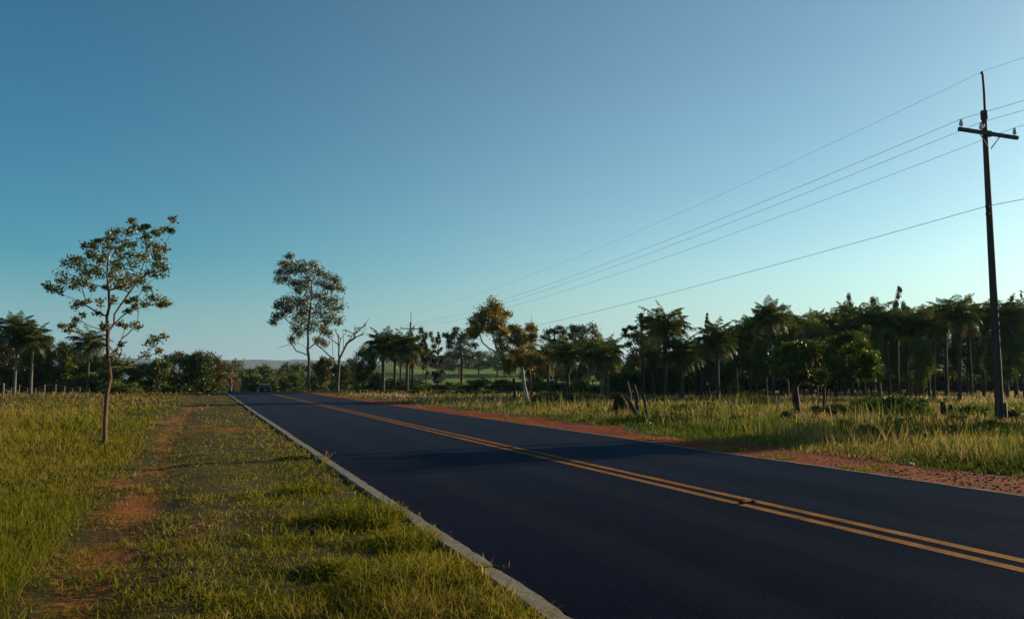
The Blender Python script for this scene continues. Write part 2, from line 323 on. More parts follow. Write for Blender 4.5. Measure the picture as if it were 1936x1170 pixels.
def kerb(x0, x1, top, name, label):
    b = MB(); y = -20.3
    while y < 140:
        L = 3.35 if y < 60 else 8; y1_ = y+L-.025; jx = random.uniform(-.006, .006); jz = random.uniform(-.006, .006); c = .014
        ys = np.linspace(y, y1_, 24 if y < 40 else 4); e0 = (noise(ys*0, ys, .11, 91)-.5)*.020+(noise(ys*0, ys, .6, 92)-.5)*.02; e1 = (noise(ys*0+9, ys, .09, 93)-.5)*.016-.02*(noise(ys*0, ys, .25, 95) > .86); zz = road_z(ys)+top+jz+(noise(ys*0, ys, .3, 94)-.5)*.008
        Vv = np.stack([np.stack([x0+jx+e0+0*ys, ys, zz-.2], 1), np.stack([x0+jx+e0, ys, zz-c], 1), np.stack([x0+jx+e0+c, ys, zz], 1), np.stack([x1+jx+e1-c, ys, zz], 1), np.stack([x1+jx+e1, ys, zz-c], 1), np.stack([x1+jx+e1, ys, zz-.2], 1)], 1)
        m_ = len(ys); i_ = np.arange(m_-1)[:, None]*6; j_ = np.arange(5)[None]
        b.add(Vv.reshape(-1, 3), [np.stack([i_+j_, i_+j_+1, i_+j_+7, i_+j_+6], -1).reshape(-1, 4), [(5, 4, 3, 2, 1, 0), tuple((m_-1)*6+q for q in range(6))]]); y += L
    o = b.build(name, M['concrete'], smooth=False); return tag(o, kind='structure')
kerb(KL0, KL1, .014, 'kerb', ''); kerb(KR0, KR1, .012, 'kerb', '')

# distant hills
th = np.linspace(-.9, 1.0, 160); rr = [5200, 5900, 6600]; Vh = []
for k, r_ in enumerate(rr):
    prof = 1.6+r_*(.0195+.0045*noise(th*10, th*0, 1, 3)+.0022*noise(th*60, th*0, 1, 4)+.004*np.exp(-((th+.315+YAW*0)/.01)**2)*0)
    zz = [prof*.2-20, prof, prof*.6][k]
    for t_, z_ in zip(th, zz):
        a_ = t_+YAW; Vh.append((r_*math.sin(a_), r_*math.cos(a_), z_))
i = np.arange(2)[:, None]*160; j = np.arange(159)[None]
tag(link('hills', mesh('hills', np.array(Vh), [np.stack([i+j, i+j+1, i+161+j, i+160+j], -1).reshape(-1, 4)], M['hill'])), kind='structure')

# ------------------------------------------------------------------ trees
def leaves(C, size, up=.3, fold=.25, asp=.5, hang=0):
    n_ = len(C); d = rng.normal(size=(n_, 3)); d[:, 2] -= hang; d /= np.linalg.norm(d, axis=1)[:, None]
    nn = rng.normal(size=(n_, 3)); nn[:, 2] += up*2; s_ = np.cross(d, nn); s_ /= np.linalg.norm(s_, axis=1)[:, None]+1e-9
    nrm = np.cross(s_, d); sz = size*rng.uniform(.6, 1.3, n_)[:, None]
    p0 = C-d*sz*.5; p2 = C+d*sz*.5; mid = C-nrm*sz*fold*.3
    p1 = mid+s_*sz*asp*.5+nrm*sz*fold*.3; p3 = mid-s_*sz*asp*.5+nrm*sz*fold*.3
    V = np.stack([p0, p1, p2, p3], 1).reshape(-1, 3); b = np.arange(n_)[:, None]*4
    return V, np.concatenate([b+np.array([0, 1, 2]), b+np.array([0, 2, 3])])
def grow(stems, clusters, r0, n_twig=5, leaves_per=8, lsize=.1, rmin=.006, spread=.45, up_pref=1.3, leaf_kw={}, sides=6, flat=.75):
    """stems: list of polylines (the first is the trunk, others start on it); clusters: (centre, radius)"""
    pos = []; par = []
    def addn(p_, q): pos.append(np.array(p_, float)); par.append(q); return len(pos)-1
    for si, st in enumerate(stems):
        if si == 0: last = -1
        else: last = int(np.argmin([np.linalg.norm(q-np.array(st[0])) for q in pos]))
        st = [np.array(q, float) for q in st]
        if si: st = [pos[last]]+st[1:]
        first = si == 0
        for a_, b_ in zip(st[:-1], st[1:]):
            if first: last = addn(a_, -1); first = False
            L = np.linalg.norm(b_-a_); k = max(1, int(L/max(.25, r0*3)))
            for t_ in range(1, k+1):
                q = a_+(b_-a_)*t_/k
                if t_ < k: q = q+rng.normal(size=3)*L*.012
                last = addn(q, last)
    trunk_top = len(pos); tips = []
    z0 = pos[0][2]
    A = np.array(pos); order = sorted(range(len(clusters)), key=lambda q: np.min(np.linalg.norm(A-clusters[q][0], axis=1)))
    minz = pos[0][2]+(max(q[2] for q in pos)-z0)*.12
    for ci in order:
        c, r_ = clusters[ci]; c = np.array(c); A = np.array(pos); dv = c-A; L = np.linalg.norm(dv, axis=1)
        cost = L+up_pref*np.maximum(0, .35*L-dv[:, 2])+1e3*(A[:, 2] < min(minz, c[2]-.01))
        b_ = int(np.argmin(cost)); L = L[b_]; k = max(2, int(L/.3)) if L < 3 else 8
        P0 = A[b_]; side = rng.normal(size=3)*L*.10; ctrl = (P0+c)/2+side+np.array([0, 0, -L*.08]); last = b_
        for t_ in range(1, k+1):
            t = t_/k; q = (1-t)**2*P0+2*t*(1-t)*ctrl+t*t*c; last = addn(q, last)
        for _ in range(n_twig):
            e_ = rng.normal(size=3); e_[2] *= flat; e_ /= np.linalg.norm(e_)+1e-9
            tip = c+e_*r_*rng.uniform(.45, 1.); mid = (c+tip)/2+rng.normal(size=3)*r_*.12
            a1 = addn(mid, last); a2 = addn(tip, a1); tips.append((a1, r_)); tips.append((a2, r_))
    pos = np.array(pos); N = len(pos); cnt = np.zeros(N); kids = [[] for _ in range(N)]
    for q in range(N):
        if par[q] >= 0: kids[par[q]].append(q)
    for q in range(N-1, -1, -1):
        if not kids[q]: cnt[q] = 1
        if par[q] >= 0: cnt[par[q]] += cnt[q]
    rad = np.maximum(r0*(cnt/cnt[0])**.5, rmin); rad[0] = r0*1.25
    if len(pos) > 2: rad[1] = max(rad[1], r0*1.06)
    wood = MB(); starts = [0]; seen = set()
    while starts:
        s_ = starts.pop(); chain = ([par[s_]] if par[s_] >= 0 else [])+[s_]; q = s_
        while kids[q]:
            ks = sorted(kids[q], key=lambda z: -cnt[z]); starts += ks[1:]; q = ks[0]; chain.append(q)
        P = pos[chain]; rr_ = rad[chain].copy()
        if par[s_] >= 0: rr_[0] = min(rr_[0], rr_[1]*1.15)
        rr_[-1] *= .5
        nside = sides if rr_[0] > r0*.3 else (4 if rr_[0] > r0*.1 else 3)
        wood.tube(P, rr_, nside, cap=False)
    C = []
    for a_, r_ in tips: C.append(pos[a_]+rng.normal(size=(leaves_per, 3))*r_*spread*np.array([1, 1, flat]))
    LV, LF = (leaves(np.concatenate(C), lsize, **leaf_kw) if leaves_per and C else (None, None))
    return wood, LV, LF
def place_tree(name, base, built, bark, leaf, crown_name='crown'):
    """mesh coordinates are world; shift them so the root Empty sits at the base"""
    wood, LV, LF = built
    root = empty(name, base); base = np.array(base)
    wood.v = [v-base for v in wood.v]
    wood.build('trunk', bark, root)
    if LV is not None: link(crown_name, mesh(crown_name, LV-base, [LF], leaf, smooth=False), root)
    return root
def px_tree(zoom, ox, oy, D, stems, clusters, depth, r0, **kw):
    """stems and clusters are written in the coordinates of an enlarged crop of the photo (scale zoom, origin ox,oy)"""
    def w_(x, y, dd=0): return at(ox+x/zoom, oy+y/zoom, D+dd)
    st = []
    for s_ in stems: st.append([w_(*q) for q in s_])
    base = st[0][0].copy(); g = hz1(base)
    if base[2] > g-.05: base[2] = g-.05; st[0][0] = base
    cmid = np.mean([c[0] for c in clusters]) if clusters else 0
    cl = []
    for c in clusters:
        dd = rng.normal()*depth*.55; dd = max(-depth, min(depth, dd))
        cl.append((w_(c[0], c[1], dd), c[2]/zoom/F*D))
    return [base[0], base[1], g], grow(st, cl, r0, **kw)

# slender young tree, left foreground
cl = [(850,165,30),(870,220,40),(940,225,35),(980,215,25),(1205,160,35),(1190,245,30),(1140,245,40),(1080,270,45),(1050,275,30),(970,290,35),(750,260,50),(680,265,40),(820,275,40),(690,310,60),(640,330,40),(580,335,25),(540,360,35),(480,390,45),(530,390,30),(480,450,45),(520,470,45),(640,390,45),(720,405,50),(770,400,35),(615,460,45),(585,510,35),(800,360,45),(860,370,30),(960,330,50),(1000,380,60),(1070,400,60),(1120,400,50),(1060,440,50),(1080,480,40),(760,480,45),(830,460,50),(900,470,60),(960,490,60),(850,520,60),(1110,530,55),(1050,550,60),(1130,580,40),(1080,630,45),(1000,610,50),(700,520,45),(700,570,50),(690,620,50),(760,560,40),(290,530,55),(350,500,50),(400,490,40),(390,540,60),(460,550,60),(540,570,60),(500,610,60),(580,620,55),(440,600,50),(270,640,55),(250,680,40),(340,690,60),(410,680,60),(470,700,50),(350,730,40),(235,740,45),(175,755,40),(135,715,40),(520,740,30),(690,670,50),(760,660,60),(830,650,70),(900,640,60),(940,680,60),(870,700,50),(790,720,45),(990,740,40),(740,730,40),(630,730,25),(1000,820,50),(1060,850,60),(1130,860,50),(1160,880,35),(1100,890,35),(970,890,40),(880,905,30),(820,940,25),(890,830,35),(830,860,30),(700,850,35),(590,865,45),(370,890,40),(430,870,35),(480,850,25),(570,950,28),(435,965,25),(380,1000,30),(265,1065,35),(340,1065,30),(310,1100,40),(610,1060,30),(760,1045,25),(800,1065,22),(880,1055,35),(905,1070,25),
      (765,1220,30),(1003,1210,55),(1066,1161,45),(1116,1152,35),(967,1318,50),(1084,1273,30),(729,1291,60),(819,1368,45)]
stems = [[(621,2047),(625,1850),(640,1640),(668,1500),(650,1330),(645,1200),(648,1110)],
         [(648,1110),(640,980,-.1),(660,900,-.2),(655,760,-.2),(640,640,-.3),(650,480,-.2),(700,330,0)],
         [(648,1110),(700,1050,.1),(703,965,.2),(760,880,.3),(830,780,.3),(900,690,.4),(960,520,.5),(1000,380,.5)]]
b0, built = px_tree(4.5, 60, 380, 20., stems, cl, 1.3, .055, n_twig=6, leaves_per=8, lsize=.075, rmin=.004, spread=.42, flat=.7, leaf_kw=dict(asp=.55, hang=.2))
tag(place_tree('young_tree', b0, built, M['bark_red'], M['leaf_hero']), 'slender young tree with an open crown standing alone left of the foot track', 'tree')

# tall gum-like tree right of the crest
cl = [(610,95,25),(570,140,30),(590,160,35),(640,140,35),(690,160,40),(720,180,40),(770,150,30),(780,200,50),(830,200,40),(850,230,40),(660,190,35),(600,200,30),(540,210,25),(540,250,30),(590,240,35),(640,270,35),(690,280,40),(740,250,35),(720,300,35),(910,240,30),(930,270,35),(960,310,35),(900,300,30),(850,300,45),(820,270,35),(670,330,30),(740,370,45),(790,360,45),(850,370,40),(800,420,55),(870,410,45),(930,400,50),(960,450,40),(920,450,50),(650,400,40),(700,400,40),(590,390,35),(540,410,35),(580,440,40),(640,440,45),(530,440,25),(560,490,40),(600,470,30),(510,500,30),(500,540,28),(730,440,50),(780,480,50),(850,490,55),(920,510,40),(950,550,30),(880,540,40),(690,490,45),(660,530,40),(720,540,50),(790,550,50),(660,590,35),(740,590,45),(690,620,35),(840,590,35),(870,610,30),(625,665,25),(810,670,30),(850,690,25),(720,480,40)]
stems = [[(745,1050),(745,850),(740,700),(738,600),(750,480),(765,380),(760,260),(690,170),(610,110)],
         [(740,740),(700,700,-1),(640,690,-2),(560,715,-2.5),(530,722,-2.6)], [(740,760),(660,745,1),(620,690,1.5),(590,620,1.6)],
         [(742,720),(790,690,1),(820,640,1.5),(870,560,2),(900,420,2),(900,300,1)]]
b0, built = px_tree(3.656, 380, 460, 108., stems, cl, 3.0, .21, n_twig=6, leaves_per=20, lsize=.27, rmin=.03, spread=.5, leaf_kw=dict(asp=.55))
tag(place_tree('gum_tree', b0, built, M['bark_dead'], M['leaf_euc']), 'tallest tree beyond the road crest, with a loose reddish green crown full of gaps', 'tree')

# dead tree
stems = [[(945,1030),(950,900),(955,800),(950,700),(948,620)], [(955,800),(985,740,.5),(1010,690,1),(1045,640,1.5),(1100,600,2),(1145,545,2.5),(1165,515,2.6)],
         [(1010,690),(1060,655,1),(1100,635,1.2),(1150,615,1.4)], [(1045,640),(1060,600,1.6),(1068,560,1.8)], [(985,740),(985,660,.2),(978,595,.1)],
         [(950,900),(915,800,-.5),(908,700,-1),(905,630,-1.2),(915,590,-1.2)], [(915,800),(850,740,-1),(800,700,-1.5),(770,660,-2)], [(950,720),(965,660,.8),(1000,620,1),(1005,580,1.1)],
         [(1100,600),(1130,600,2.2),(1150,590,2.4)], [(908,700),(880,650,-1),(870,600,-1.2)]]
b0, built = px_tree(3.656, 380, 460, 104., stems, [(1090,585,25),(1130,570,22),(1070,590,22),(1120,630,20),(990,600,25),(950,640,20),(1025,640,25),(880,640,30),(930,600,20),(1060,620,22),(800,700,30),(840,660,30)], 2.5, .21, n_twig=5, leaves_per=0, rmin=.035)
tag(place_tree('dead_tree', b0, built, M['bark_dead'], None), 'bare dead tree with crooked leafless limbs beside the tall loose crowned tree', 'tree')

# leaning golden tree
cl = [(560,150,60),(500,200,60),(440,240,50),(600,200,60),(640,230,50),(560,260,70),(480,290,60),(400,290,50),(370,350,40),(430,340,50),(520,340,60),(620,310,60),(410,390,35),(600,380,60),(650,370,50),(600,450,50),(640,500,60),(700,340,45),(720,380,60),(780,380,50),(760,450,60),(700,440,60),(800,440,50),(720,520,60),(790,520,60),(840,500,50),(680,580,50),(640,590,45),(760,590,50),(850,560,50),(860,400,40),(850,330,30),(900,560,50),(910,600,40),(850,620,40),(660,660,50),(700,640,50),(930,590,30),(560,200,60),(520,240,60),(470,340,50),(590,320,60)]
stems = [[(832,945),(815,860),(795,760),(780,640),(720,570),(640,550),(590,530),(520,495),(470,450),(455,410),(440,340)],
         [(600,530),(570,460,.3),(550,390,.4),(550,250,.3)], [(795,760),(740,710,.3),(690,680,.4)], [(780,640),(790,560,.4),(780,440,.5)]]
b0, built = px_tree(4.18, 800, 540, 58., stems, cl, 1.5, .125, n_twig=7, leaves_per=38, lsize=.17, rmin=.016, spread=.36, leaf_kw=dict(asp=.45))
tag(place_tree('leaning_tree', b0, built, M['bark_pale'], M['leaf_gold']), 'golden green tree with a pale leaning trunk on the verge right of the road', 'tree')
stems = [[(858,930),(845,760),(838,600),(850,450),(858,300),(855,215)]]
b0, built = px_tree(4.18, 800, 540, 60., stems, [(850,310,30),(870,340,30),(860,380,35),(850,430,35),(880,440,30),(840,480,40),(870,500,35),(890,540,40),(925,575,40),(955,600,35),(900,610,35),(830,350,25)], .7, .10, n_twig=5, leaves_per=14, lsize=.18, rmin=.014, spread=.4, leaf_kw=dict(asp=.4))
tag(place_tree('slim_tree', b0, built, M['bark_red'], M['leaf_brown']), 'slim upright olive tree with a bare spike on top, touching the leaning golden tree', 'tree')

# pair of low spreading trees before the grove
cl1 = [(225,420,45),(290,390,50),(340,372,45),(400,372,45),(450,365,45),(500,372,45),(300,450,60),(370,440,60),(235,480,50),(300,520,55),(370,500,60),(430,440,55),(430,520,50),(240,540,35),(340,550,40),(270,450,50),(460,470,45),(500,440,50),(400,560,35),(205,460,28)]
cl2 = [(540,400,50),(600,380,50),(590,330,35),(640,330,40),(690,310,40),(735,320,40),(740,365,40),(690,390,50),(640,400,50),(760,430,45),(810,440,45),(820,475,40),(790,520,45),(800,555,35),(740,540,45),(700,500,55),(640,480,55),(580,480,55),(530,470,50),(640,540,40),(570,540,45),(490,560,40),(730,460,50),(440,575,25),(500,590,25),(670,570,30),(600,450,50),(780,480,45)]
b0, built = px_tree(3.25, 1400, 540, 35., [[(350,830),(342,700),(333,620),(330,560),(340,470)], [(333,600),(290,540,.3),(270,470,.4)], [(333,600),(390,540,-.3),(440,470,-.4)]], cl1, .9, .15, n_twig=6, leaves_per=30, lsize=.125, rmin=.012, spread=.38, leaf_kw=dict(asp=.6))
tag(place_tree('spreading_tree', b0, built, M['bark'], M['leaf_dark']), 'low flat topped tree with a thick dark trunk in the tall grass before the grove', 'tree')
b0, built = px_tree(3.25, 1400, 540, 34., [[(515,800),(513,700),(512,620),(535,530),(600,450)], [(513,640),(480,600,.2),(450,575,.2)], [(520,600),(620,540,-.3),(720,480,-.3)]], cl2, .9, .06, n_twig=6, leaves_per=24, lsize=.125, rmin=.010, spread=.38, leaf_kw=dict(asp=.6))
tag(place_tree('spreading_tree', b0, built, M['bark'], M['leaf_green']), 'low bright green tree on thin crooked stems, right beside the thick trunked flat topped tree', 'tree')

# generic crowns, several variants each; meshes are shared by the copies
def blob_clusters(kind, H, W, seed):
    rs = np.random.default_rng(seed); out = []
    if kind == 'round':
        zc, hh = H*.6, H*.42; n_ = 34
        for _ in range(n_):
            d = rs.normal(size=3); d /= np.linalg.norm(d); r_ = rs.uniform(.55, .95)
            out.append((np.array([d[0]*W/2*r_, d[1]*W/2*r_, zc+d[2]*hh*r_]), W*rs.uniform(.10, .17)))
    elif kind == 'lobed':
        lobes = [(np.array([rs.normal()*W*.28, rs.normal()*W*.28, H*rs.uniform(.5, .9)]), W*rs.uniform(.12, .2)) for _ in range(8)]
        for c, r_ in lobes:
            for _ in range(6):
                d = rs.normal(size=3)*.6*np.array([.7, .7, 1.3]); out.append((c+d*r_*1.2, r_*.45))
    elif kind == 'spire':
        for _ in range(34):
            t = rs.uniform(.15, 1); rr_ = W*.5*(1-t)**.7*rs.uniform(.3, 1); a_ = rs.uniform(0, 6.28)
            out.append((np.array([math.cos(a_)*rr_, math.sin(a_)*rr_, H*t]), W*.12*(1.25-t)))
    elif kind == 'bush':
        for _ in range(26):
            d = rs.normal(size=3); d /= np.linalg.norm(d); d[2] = abs(d[2]); r_ = rs.uniform(.4, .95)
            out.append((np.array([d[0]*W/2*r_, d[1]*W/2*r_, H*.12+d[2]*H*.8*r_]), W*rs.uniform(.10, .17)))
    return out
def proto(kind, H, W, leafsize, nl, seed, trunk=.6, r0=.16):
    cl = blob_clusters(kind, H, W, seed); rs = np.random.default_rng(seed+50)
    st = [[np.array([0, 0, -.3]), np.array([rs.normal()*.15, rs.normal()*.15, H*.25]), np.array([rs.normal()*.3, rs.normal()*.3, H*trunk])]]
    return grow(st, cl, r0, n_twig=5, leaves_per=nl, lsize=leafsize, rmin=.02, spread=.42, leaf_kw=dict(asp=.6), sides=6)
VAR = {}
def variants(key, kind, H, W, ls, nl, cnt, leafmats, bark, **kw):
    VAR[key] = []
    for k in range(cnt):
        wd, LV, LF = proto(kind, H, W, ls, nl, hash_(key)+k*13, **kw)
        wm = wd.mesh('trunk', bark)
        VAR[key].append((wm, [mesh('crown', LV, [LF], M[lm], smooth=False) for lm in leafmats], H, W))
def hash_(s): return sum(ord(c)*(q+3) for q, c in enumerate(s)) % 1000
variants('round', 'round', 7, 6.5, .30, 24, 4, ['leaf_dark', 'leaf_brown', 'leaf_green'], M['bark'])
variants('lobed', 'lobed', 9, 6, .26, 24, 4, ['leaf_grey', 'leaf_dark', 'leaf_brown'], M['bark'])
variants('spire', 'spire', 7, 2.2, .22, 12, 2, ['leaf_grey', 'leaf_brown'], M['bark'], trunk=.95, r0=.09)
variants('bush', 'bush', 2, 3, .19, 16, 4, ['leaf_dark', 'leaf_green', 'leaf_bright'], M['bark'], trunk=.4, r0=.05)
cntr = [0]
def tree(key, name, px, D, top, width_px, leaf=0, label='', group=None, base=None, cat='tree', sink=0):
    """copy a variant so its top reaches photo row `top` and its crown is width_px wide"""
    cntr[0] += 1; vs = VAR[key]; wm, lms, H, W = vs[cntr[0] % len(vs)]
    g = gp(px, D); zt = at(px, top, D)[2]; h = max(.4, zt-g[2]); wd = width_px/F*D
    root = empty(name, (g[0], g[1], g[2]-sink), random.uniform(0, 6.28)); tag(root, label, cat, group)
    sc = (wd/W, wd/W, (h+sink)/(H*1.02))
    for nm, me in (('trunk', wm), ('crown', lms[leaf])):
        o = bpy.data.objects.new(nm, me); COL.objects.link(o); o.parent = root; o.scale = sc
    return root

# palms
def frond(L, el, droop, nl=30, ll=.72, lw=.065, dead=False, rs=None):
    rs = rs or rng; k = 9; t = np.linspace(0, 1, k); ang = el-droop*t**1.3
    seg = L/(k-1); P = np.zeros((k, 3))
    for q in range(1, k): P[q] = P[q-1]+seg*np.array([math.cos(ang[q-1]), 0, math.sin(ang[q-1])])
    tt = np.linspace(.12, 1, nl); px_ = np.stack([np.interp(tt, t, P[:, c]) for c in range(3)], 1); an = np.interp(tt, t, ang)
    Vs = []; n_ = 0
    T = np.stack([np.cos(an), 0*an, np.sin(an)], 1); Nn = np.stack([-np.sin(an), 0*an, np.cos(an)], 1)
    for s_ in (-1, 1):
        ln = ll*(np.sin(np.clip(tt*1.02, 0, 1)*math.pi*.82+.35))[:, None]*rs.uniform(.8, 1.15, (nl, 1))
        dirv = T*.45+np.array([0, s_*.8, 0])+Nn*rs.uniform(-.45, .35, (nl, 1)); dirv /= np.linalg.norm(dirv, axis=1)[:, None]
        mid = px_+dirv*ln*.5; tip = px_+dirv*ln*.9+np.array([0, 0, -1.])*ln*.35
        wv = T*lw*.5
        Vs.append(np.stack([px_-wv*.6, px_+wv*.6, mid+wv+[0, 0, -.03], tip, mid-wv+[0, 0, -.03]], 1))
    LV = np.concatenate(Vs).reshape(-1, 3)
    return P, LV, np.arange(len(LV)//5)[:, None]*5+np.arange(5)[None]
def palm_proto(seed, nf=24, L=2.3, dead=7):
    rs = np.random.default_rng(seed); live = MB(); dd = MB()
    def put(mb, P, LV, LF, az):
        Rm = np.array([[math.cos(az), math.sin(az), 0], [-math.sin(az), math.cos(az), 0], [0, 0, 1]])
        mb.tube(P@Rm, np.linspace(.035, .01, len(P)), 3, cap=False); mb.add(LV@Rm, [LF])
    for k in range(nf):
        az = k*2.4+rs.uniform(-.2, .2); el = R(85-115*(k/nf)**.9+rs.uniform(-8, 8)); P, LV, LF = frond(L*rs.uniform(.85, 1.1), el, R(rs.uniform(45, 85)), rs=rs)
        put(live, P, LV, LF, az)
    for k in range(dead):
        az = k*2.4+1; P, LV, LF = frond(L*rs.uniform(.55, .8), R(rs.uniform(-75, -55)), R(15), ll=.35, rs=rs); put(dd, P+[.05, 0, -.15], LV, LF, az)
    # fruit/leaf-base bulge
    dd.lathe([(.10, -.75), (.2, -.5), (.24, -.2), (.2, .05), (.05, .3)], n=8)
    tr = MB(); zz = np.linspace(-.3, 6, 16); wob = rs.normal()*.1
    tr.tube(np.stack([wob*np.sin(zz*.5), .5*wob*np.cos(zz*.4), zz], 1), .155-.02*zz/6+.05*np.exp(-(zz+.3)*1.5)+.008*(np.arange(16) % 2), 8)
    return tr.mesh('trunk', M['palm_bark']), live.mesh('crown', M['palm_leaf'], smooth=False), dd.mesh('dead_fronds', M['palm_dead'], smooth=False)
PALMS = [palm_proto(11, 34, 2.3, 9), palm_proto(12, 30, 2.5, 5), palm_proto(13, 36, 2.1, 12), palm_proto(14, 28, 2.4, 7)]
PALE_T = [m_.copy() for m_ in [p_[0] for p_ in PALMS]]
M['palm_pale'] = surf('palm_bark_pale', (.07, .06, .05), (.20, .17, .145), 6, .9, .5, .02)
for m_ in PALE_T: m_.materials[0] = M['palm_pale']
def palm(px, D, cy, label, group, s=1., v=None, dead=True, tilt=0):
    v = random.randrange(4) if v is None else v; tm, cm, dm = PALMS[v]; tm = PALE_T[v] if 'pale' in label else tm; g = gp(px, D); h = at(px, cy, D)[2]-g[2]
    root = empty('palm_tree', g, random.uniform(0, 6.28)); tag(root, label, 'palm', group); root.rotation_euler = (tilt, tilt*.6, root.rotation_euler[2])
    t = bpy.data.objects.new('trunk', tm); COL.objects.link(t); t.parent = root; t.scale = (s*(.75 if 'pale' in label else 1), s*(.75 if 'pale' in label else 1), h/6)
    for nm, me in (('crown', cm), ('dead_fronds', dm)):
        o = bpy.data.objects.new(nm, me); COL.objects.link(o); o.parent = root; o.location = (0, 0, h-.05); o.scale = (s, s, s*random.uniform(.9, 1.1))
    return root
ORD = ['first', 'second', 'third', 'fourth', 'fifth', 'sixth', 'seventh', 'eighth', 'ninth', 'tenth', 'eleventh', 'twelfth', 'thirteenth', 'fourteenth', 'fifteenth', 'sixteenth', 'seventeenth', 'eighteenth', 'nineteenth', 'twentieth', 'twenty-first', 'twenty-second', 'twenty-third', 'twenty-fourth', 'twenty-fifth', 'twenty-sixth', 'twenty-seventh', 'twenty-eighth', 'twenty-ninth', 'thirtieth', 'thirty-first', 'thirty-second', 'thirty-third', 'thirty-fourth']
# the grove on the right: (px, D, crown row, size)
grove = [(1394,74,640,.95),(1405,80,655,.9),(1418,76,625,1.),(1428,84,640,.9),(1449,72,622,1.05),(1462,66,592,1.2),(1476,78,610,1.),(1490,74,625,.95),(1512,80,608,1.),(1535,82,612,1.),(1558,84,606,1.),(1581,78,616,1.),(1598,82,602,1.),(1612,76,622,1.),(1635,74,612,1.),(1664,72,605,1.05),(1683,70,598,1.1),(1698,76,618,1.),(1716,80,604,1.),(1731,70,622,1.),(1757,72,610,1.),(1766,68,618,1.),(1790,78,600,1.1),(1814,58,590,1.1),(1837,70,598,1.1),(1860,68,605,1.),(1885,76,608,1.),(1905,70,600,1.1),(1923,64,598,1.1),(1938,66,605,1.),(1975,66,600,1.1)]
for k, (px, D, cy, s) in enumerate(grove):
    palm(px, D, cy+(noise(px*1., px*3., 7, 3)*26-13), f'dark feathery palm in the right hand grove, {ORD[k]} trunk counting from the left', 'palms of the right hand grove', s*random.uniform(.72, 1.02), tilt=random.uniform(-.05, .05))
palm(1259, 62, 618, 'lone round headed palm before open sky, clear of the grove on its left', 'palms in the middle pasture', 1.0, 1)
palm(1290, 60, 668, 'short dark palm just right of the lone round headed palm', 'palms in the middle pasture', .9, 2)
palm(1358, 58, 645, 'dark palm at the left end of the grove under the pointed grey tree', 'palms in the middle pasture', .85, 0)
palm(1326, 72, 665, 'small palm between the short dark palm and the grove edge', 'palms in the middle pasture', .8, 3)
palm(1316, 78, 670, 'faint slender palm half hidden behind the small palm', 'palms in the middle pasture', .8, 1)
palm(1236, 70, 668, 'thin trunked palm in the dark thicket left of the lone round headed palm', 'palms in the middle pasture', .8, 1)
palm(1036, 76, 672, 'thin palm nearest to the right side of the leaning golden tree', 'palms in the middle pasture', .85, 3)
palm(1074, 72, 668, 'straight palm with low crown under the two grey lobed trees', 'palms in the middle pasture', .95, 0)
palm(1138, 68, 672, 'leaning palm with a fanned green crown, left of the pale trunked palm', 'palms in the middle pasture', .9, 3)
palm(1150, 72, 664, 'pale trunked palm standing before the dark thicket', 'palms in the middle pasture', .85, 1)
palm(724, 92, 652, 'big palm with a brown skirt, leftmost of the roadside palm clump', 'palms by the far bend', 1.25, 2)
palm(746, 96, 660, 'round palm in the middle of the roadside clump, left of the far pole', 'palms by the far bend', 1.1, 0)
palm(769, 90, 656, 'bright topped palm just before the far utility pole', 'palms by the far bend', 1.15, 2)
palm(779, 99, 670, 'lower palm tucked behind the bright topped palm', 'palms by the far bend', 1.0, 1)
palm(757, 104, 668, 'thin palm seen through the roadside clump', 'palms by the far bend', .9, 3)
palm(27, 84, 624, 'tall palm with a straight pale trunk at the left picture edge', 'palms in the left wood', 1.15, 0)
palm(58, 84, 642, 'pale trunked palm with a brown skirt, right of the tall edge palm', 'palms in the left wood', 1.1, 2)
palm(165, 88, 650, 'feathery palm just left of the slender young tree', 'palms in the left wood', 1.05, 1)
palm(-22, 90, 640, 'palm cut by the left picture edge', 'palms in the left wood', 1.1, 3)

# broadleaf trees
def row(key, name, items, lab, group, sort=True, **kw):
    for k, it in enumerate(sorted(items)):
        px, D, top, wpx, lf = it
        tree(key, name, px, D, top, wpx, lf, lab.replace('#', ORD[k]), group, **kw)
row('round', 'broadleaf_tree', [(1385,92,608,60,0),(1420,96,600,66,0),(1452,90,604,60,0),(1488,96,598,64,0),(1520,90,590,62,0),(1552,94,590,62,0),(1588,88,590,58,1),(1622,94,590,60,0),(1655,92,592,66,0),(1688,88,596,64,0),(1722,92,590,62,2),(1756,90,586,64,0),(1792,94,590,62,0),(1828,90,592,64,0),(1862,92,592,66,0),(1900,88,584,66,2),(1938,90,588,66,0),(1980,90,590,66,0)],
    'dark round crowned tree filling the back of the right grove, # from the left', 'trees behind the right grove')
row('bush', 'understorey_bush', [(1300,92,706,110,0),(1352,96,700,110,0),(1400,100,690,120,0),(1450,102,692,120,0),(1500,100,694,120,0),(1550,102,690,120,0),(1600,100,692,120,0),(1650,102,694,120,0),(1700,100,690,120,1),(1750,102,694,120,0),(1800,100,690,120,0),(1850,102,694,120,0),(1900,100,690,120,0),(1950,100,692,120,0)],
    'dark thicket shrub between the far trunks of the right grove, # from the left', 'undergrowth of the right grove', cat='shrub')
row('round', 'broadleaf_tree', [(1436,70,628,44,2),(1502,68,612,60,0),(1546,72,596,66,2),(1650,66,622,50,2),(1745,66,628,44,2),(1893,64,620,56,0),(1955,62,606,60,2)],
    'leafy green tree standing among the palm trunks of the right grove, # from the left', 'leafy trees among the grove palms')
row('lobed', 'lobed_tree', [(1640,98,570,50,2),(1695,96,572,50,2),(1722,100,574,44,1)], 'thin topped tree rising above the grove roofline, # from the left', 'thin tree tops above the grove')
